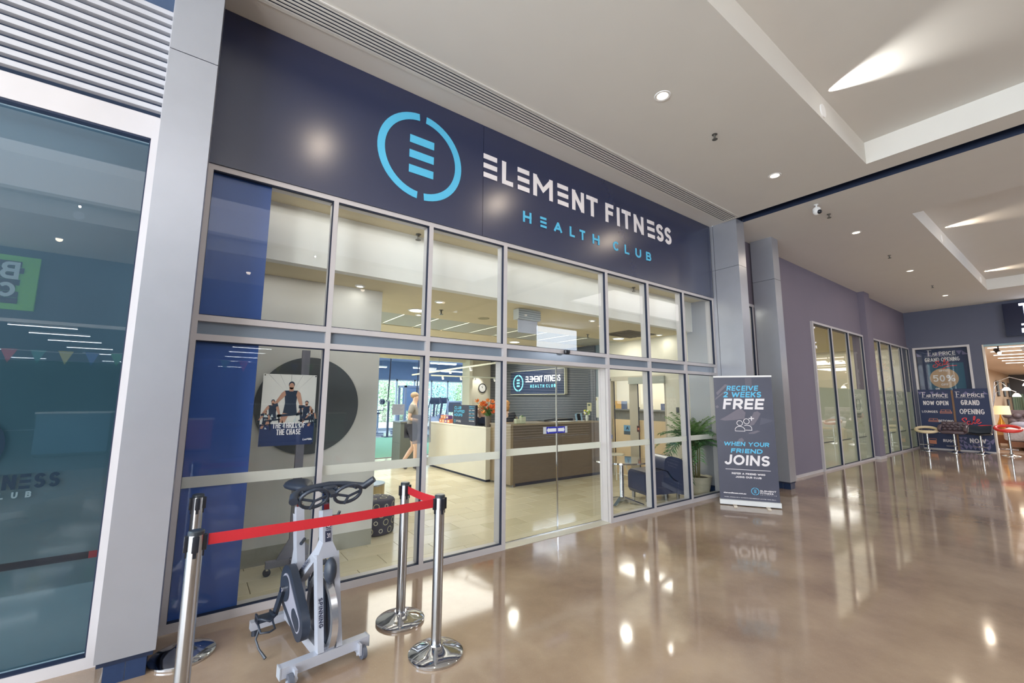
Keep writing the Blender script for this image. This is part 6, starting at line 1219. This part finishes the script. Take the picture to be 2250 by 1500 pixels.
write('frame_lettering', 'SPINNING', .030, .007, (-.042, .075, .395), Vector((0, -.315, .26)).normalized(), Vector((0, .26, .315)).normalized(), NB, bk, width=.20)
bk.location = (.70, 3.14, 0); bk.rotation_euler.z = math.atan2(.075, .67)

# ------------------------------------------------------------------ roll-up banner
bA, bB = Vector((6.52, 3.54, 0)), Vector((6.955, 2.873, 0)); bw = (bB-bA).length; UB = (bB-bA).normalized(); NBn = UB.cross(Vector((0, 0, 1)))
br = E('rollup_banner', 'grey roll-up banner offering two free weeks, standing before the silver column', 'banner', ((bA+bB)/2))
def bbox(name, u0, u1, n0, n1, z0, z1, m_):
    q = MB().box(u0, u1, n0, n1, z0, z1); q.v = [tuple(bA+UB*x-NBn*y+Vector((0, 0, z))) for x, y, z in q.v]; q.f = [tuple(reversed(f)) for f in q.f]; return ob(name, q, m_, br)
BGm = mat('banner_slate', (72, 74, 92), .45, noise=(2.2, .28, (1, 1, 1)))
bbox('banner_sheet', .004, bw-.004, -.002, .002, .075, 1.90, BGm); bbox('top_rail', 0, bw, -.012, .012, 1.895, 1.92, WHITE)
bbox('base_housing', -.003, bw+.003, -.045, .045, .012, .078, mat('housing_white', (226, 228, 230), .3)); bbox('base_shadow_gap', .0, bw, -.043, .043, .006, .012, BLACK); bbox('support_pole', bw/2-.01, bw/2+.01, .012, .03, .07, 1.9, FRAME)
for u in (.17, .6): bbox('swivel_foot', u, u+.045, -.17, .17, 0, .018, mat('foot_cream', (222, 212, 196), .5))
BO = bA+NBn*.003
def bt_(name, s_, h, t, u, z, w, m_, shear=.18, align='l', **k): return write(name, s_, h, t, BO, UB, UZ, m_, br, d=.0008, **k) 
def bl(s_, u0, u1, z0, z1, t, m_, shear=.15, sp=.12): return write('lettering', s_, z1-z0, t, BO+UB*(u0*bw)+Vector((0, 0, z0)), UB, UZ, m_, br, width=(u1-u0)*bw-(z1-z0)*shear, shear=shear, sp=sp)
bl('RECEIVE', .222, .772, 1.690, 1.768, .016, CYAN); bl('2 WEEKS', .16, .82, 1.590, 1.676, .018, CYAN); bl('FREE', .14, .86, 1.41, 1.572, .036, WHITEP)
bl('WHEN YOUR', .12, .89, .862, .925, .0135, CYAN); bl('FRIEND', .235, .775, .760, .825, .016, CYAN)
write('lettering', 'JOINS', .150, .031, BO+UB*(.11*bw)+Vector((0, 0, .582)), UB, UZ, WHITEP, br, width=.755*bw, shear=.12)
bl('REFER A FRIEND WHO', .23, .785, .445, .472, .0068, WHITEP, 0); bl('JOINS OUR CLUB', .29, .72, .395, .422, .0068, WHITEP, 0)
ob('print_line', MB().flat(rect2(.127*bw, .878*bw, .514, .521), BO, UB, UZ, .0008), WHITEP, br)
font_text('lettering', 'elementfitness.com.au', .026, BO+UB*(.07*bw)+Vector((0, 0, .163)), UB, UZ, WHITEP, br, width=.38*bw, align='LEFT', bold=.0012)
bl('*WHEN JOINING ON A 12 MONTH MEMBERSHIP-LIMITED TIME ONLY.', .075, .936, .106, .117, .0024, WHITEP, 0, .2)
logo(br, .602*bw, .215, .053, BO, UB, UZ, CYAN, .0008)
bl('#L#M#NT', .683, .942, .215, .238, .0055, WHITEP, 0); bl('FITN#SS', .683, .895, .183, .206, .0055, WHITEP, 0); bl('H#ALTH CLUB', .683, .942, .166, .173, .0018, WHITEP, 0, .9)
# two friends icon
k_ = bw; ic = []
for cx, cz in ((.417, 1.203), (.533, 1.232)): ic += ring2(cx*k_, cz, .042, .034, 0, 360, 22)
ic += ribbon([(.335*k_, 1.085), (.335*k_, 1.12)]+[(a, b) for a, b in arc(.415*k_, 1.105, .064, .05, 165, 15, 8)]+[(.497*k_, 1.12), (.497*k_, 1.085), (.335*k_, 1.085)], .008)
ic += ribbon([(a, b) for a, b in arc(.535*k_, 1.125, .064, .05, 120, 10, 8)]+[(.615*k_, 1.10), (.515*k_, 1.10)], .008)
ic += rect2(.575*k_, .663*k_, 1.268, 1.282)+rect2(.610*k_, .628*k_, 1.243, 1.307)
ob('friends_icon', MB().flat(ic, BO, UB, UZ, .0008), WHITEP, br)
# faint photo print of hands tying laces
ph = mat('print_skin_grey', (112, 106, 120), .5)
def smooth_poly(pts): return [pts]
prn = [[(.05, 1.62), (.03, 1.66), (.16, 1.79), (.20, 1.78), (.12, 1.70)], [(0.01, 1.545), (.02, 1.58), (.17, 1.70), (.20, 1.71), (.10, 1.62)], [(.06, 1.25), (.15, 1.30), (.30, 1.40), (.36, 1.43), (.42, 1.36), (.40, 1.27), (.25, 1.245), (.13, 1.235)], [(.50, 1.30), (.53, 1.37), (.58, 1.385), (.62, 1.35), (.58, 1.27), (.52, 1.18), (.46, 1.16)],
    [(.44, 1.06), (.56, 1.10), (.60, 1.09), (.52, 1.05), (.45, 1.045)], [(.27, .90), (.31, .97), (.35, .985), (.38, .95), (.34, .90)], [(.01, 1.45), (.04, 1.47), (.06, 1.44), (.03, 1.42)]]
[ob('print_hand', MB().flat([p_], bA+NBn*.0026, UB, UZ, .0004), ph, br) for p_ in prn]; ob('photo_print', MB().flat([[(.44, 1.72), (.53, 1.72), (.53, 1.885), (.44, 1.885)]], bA+NBn*.0026, UB, UZ, .0004), mat('print_strap_grey', (96, 94, 108), .5), br)
ob('print_fold', MB().flat([[(.02, .98), (.09, .90), (.14, .84), (.06, .92)], [(.62, 1.29), (.77, 1.26), (.77, 1.24), (.60, 1.18), (.58, 1.1)]], bA+NBn*.0026, UB, UZ, .0004), mat('print_fold', (84, 86, 104), .5), br)
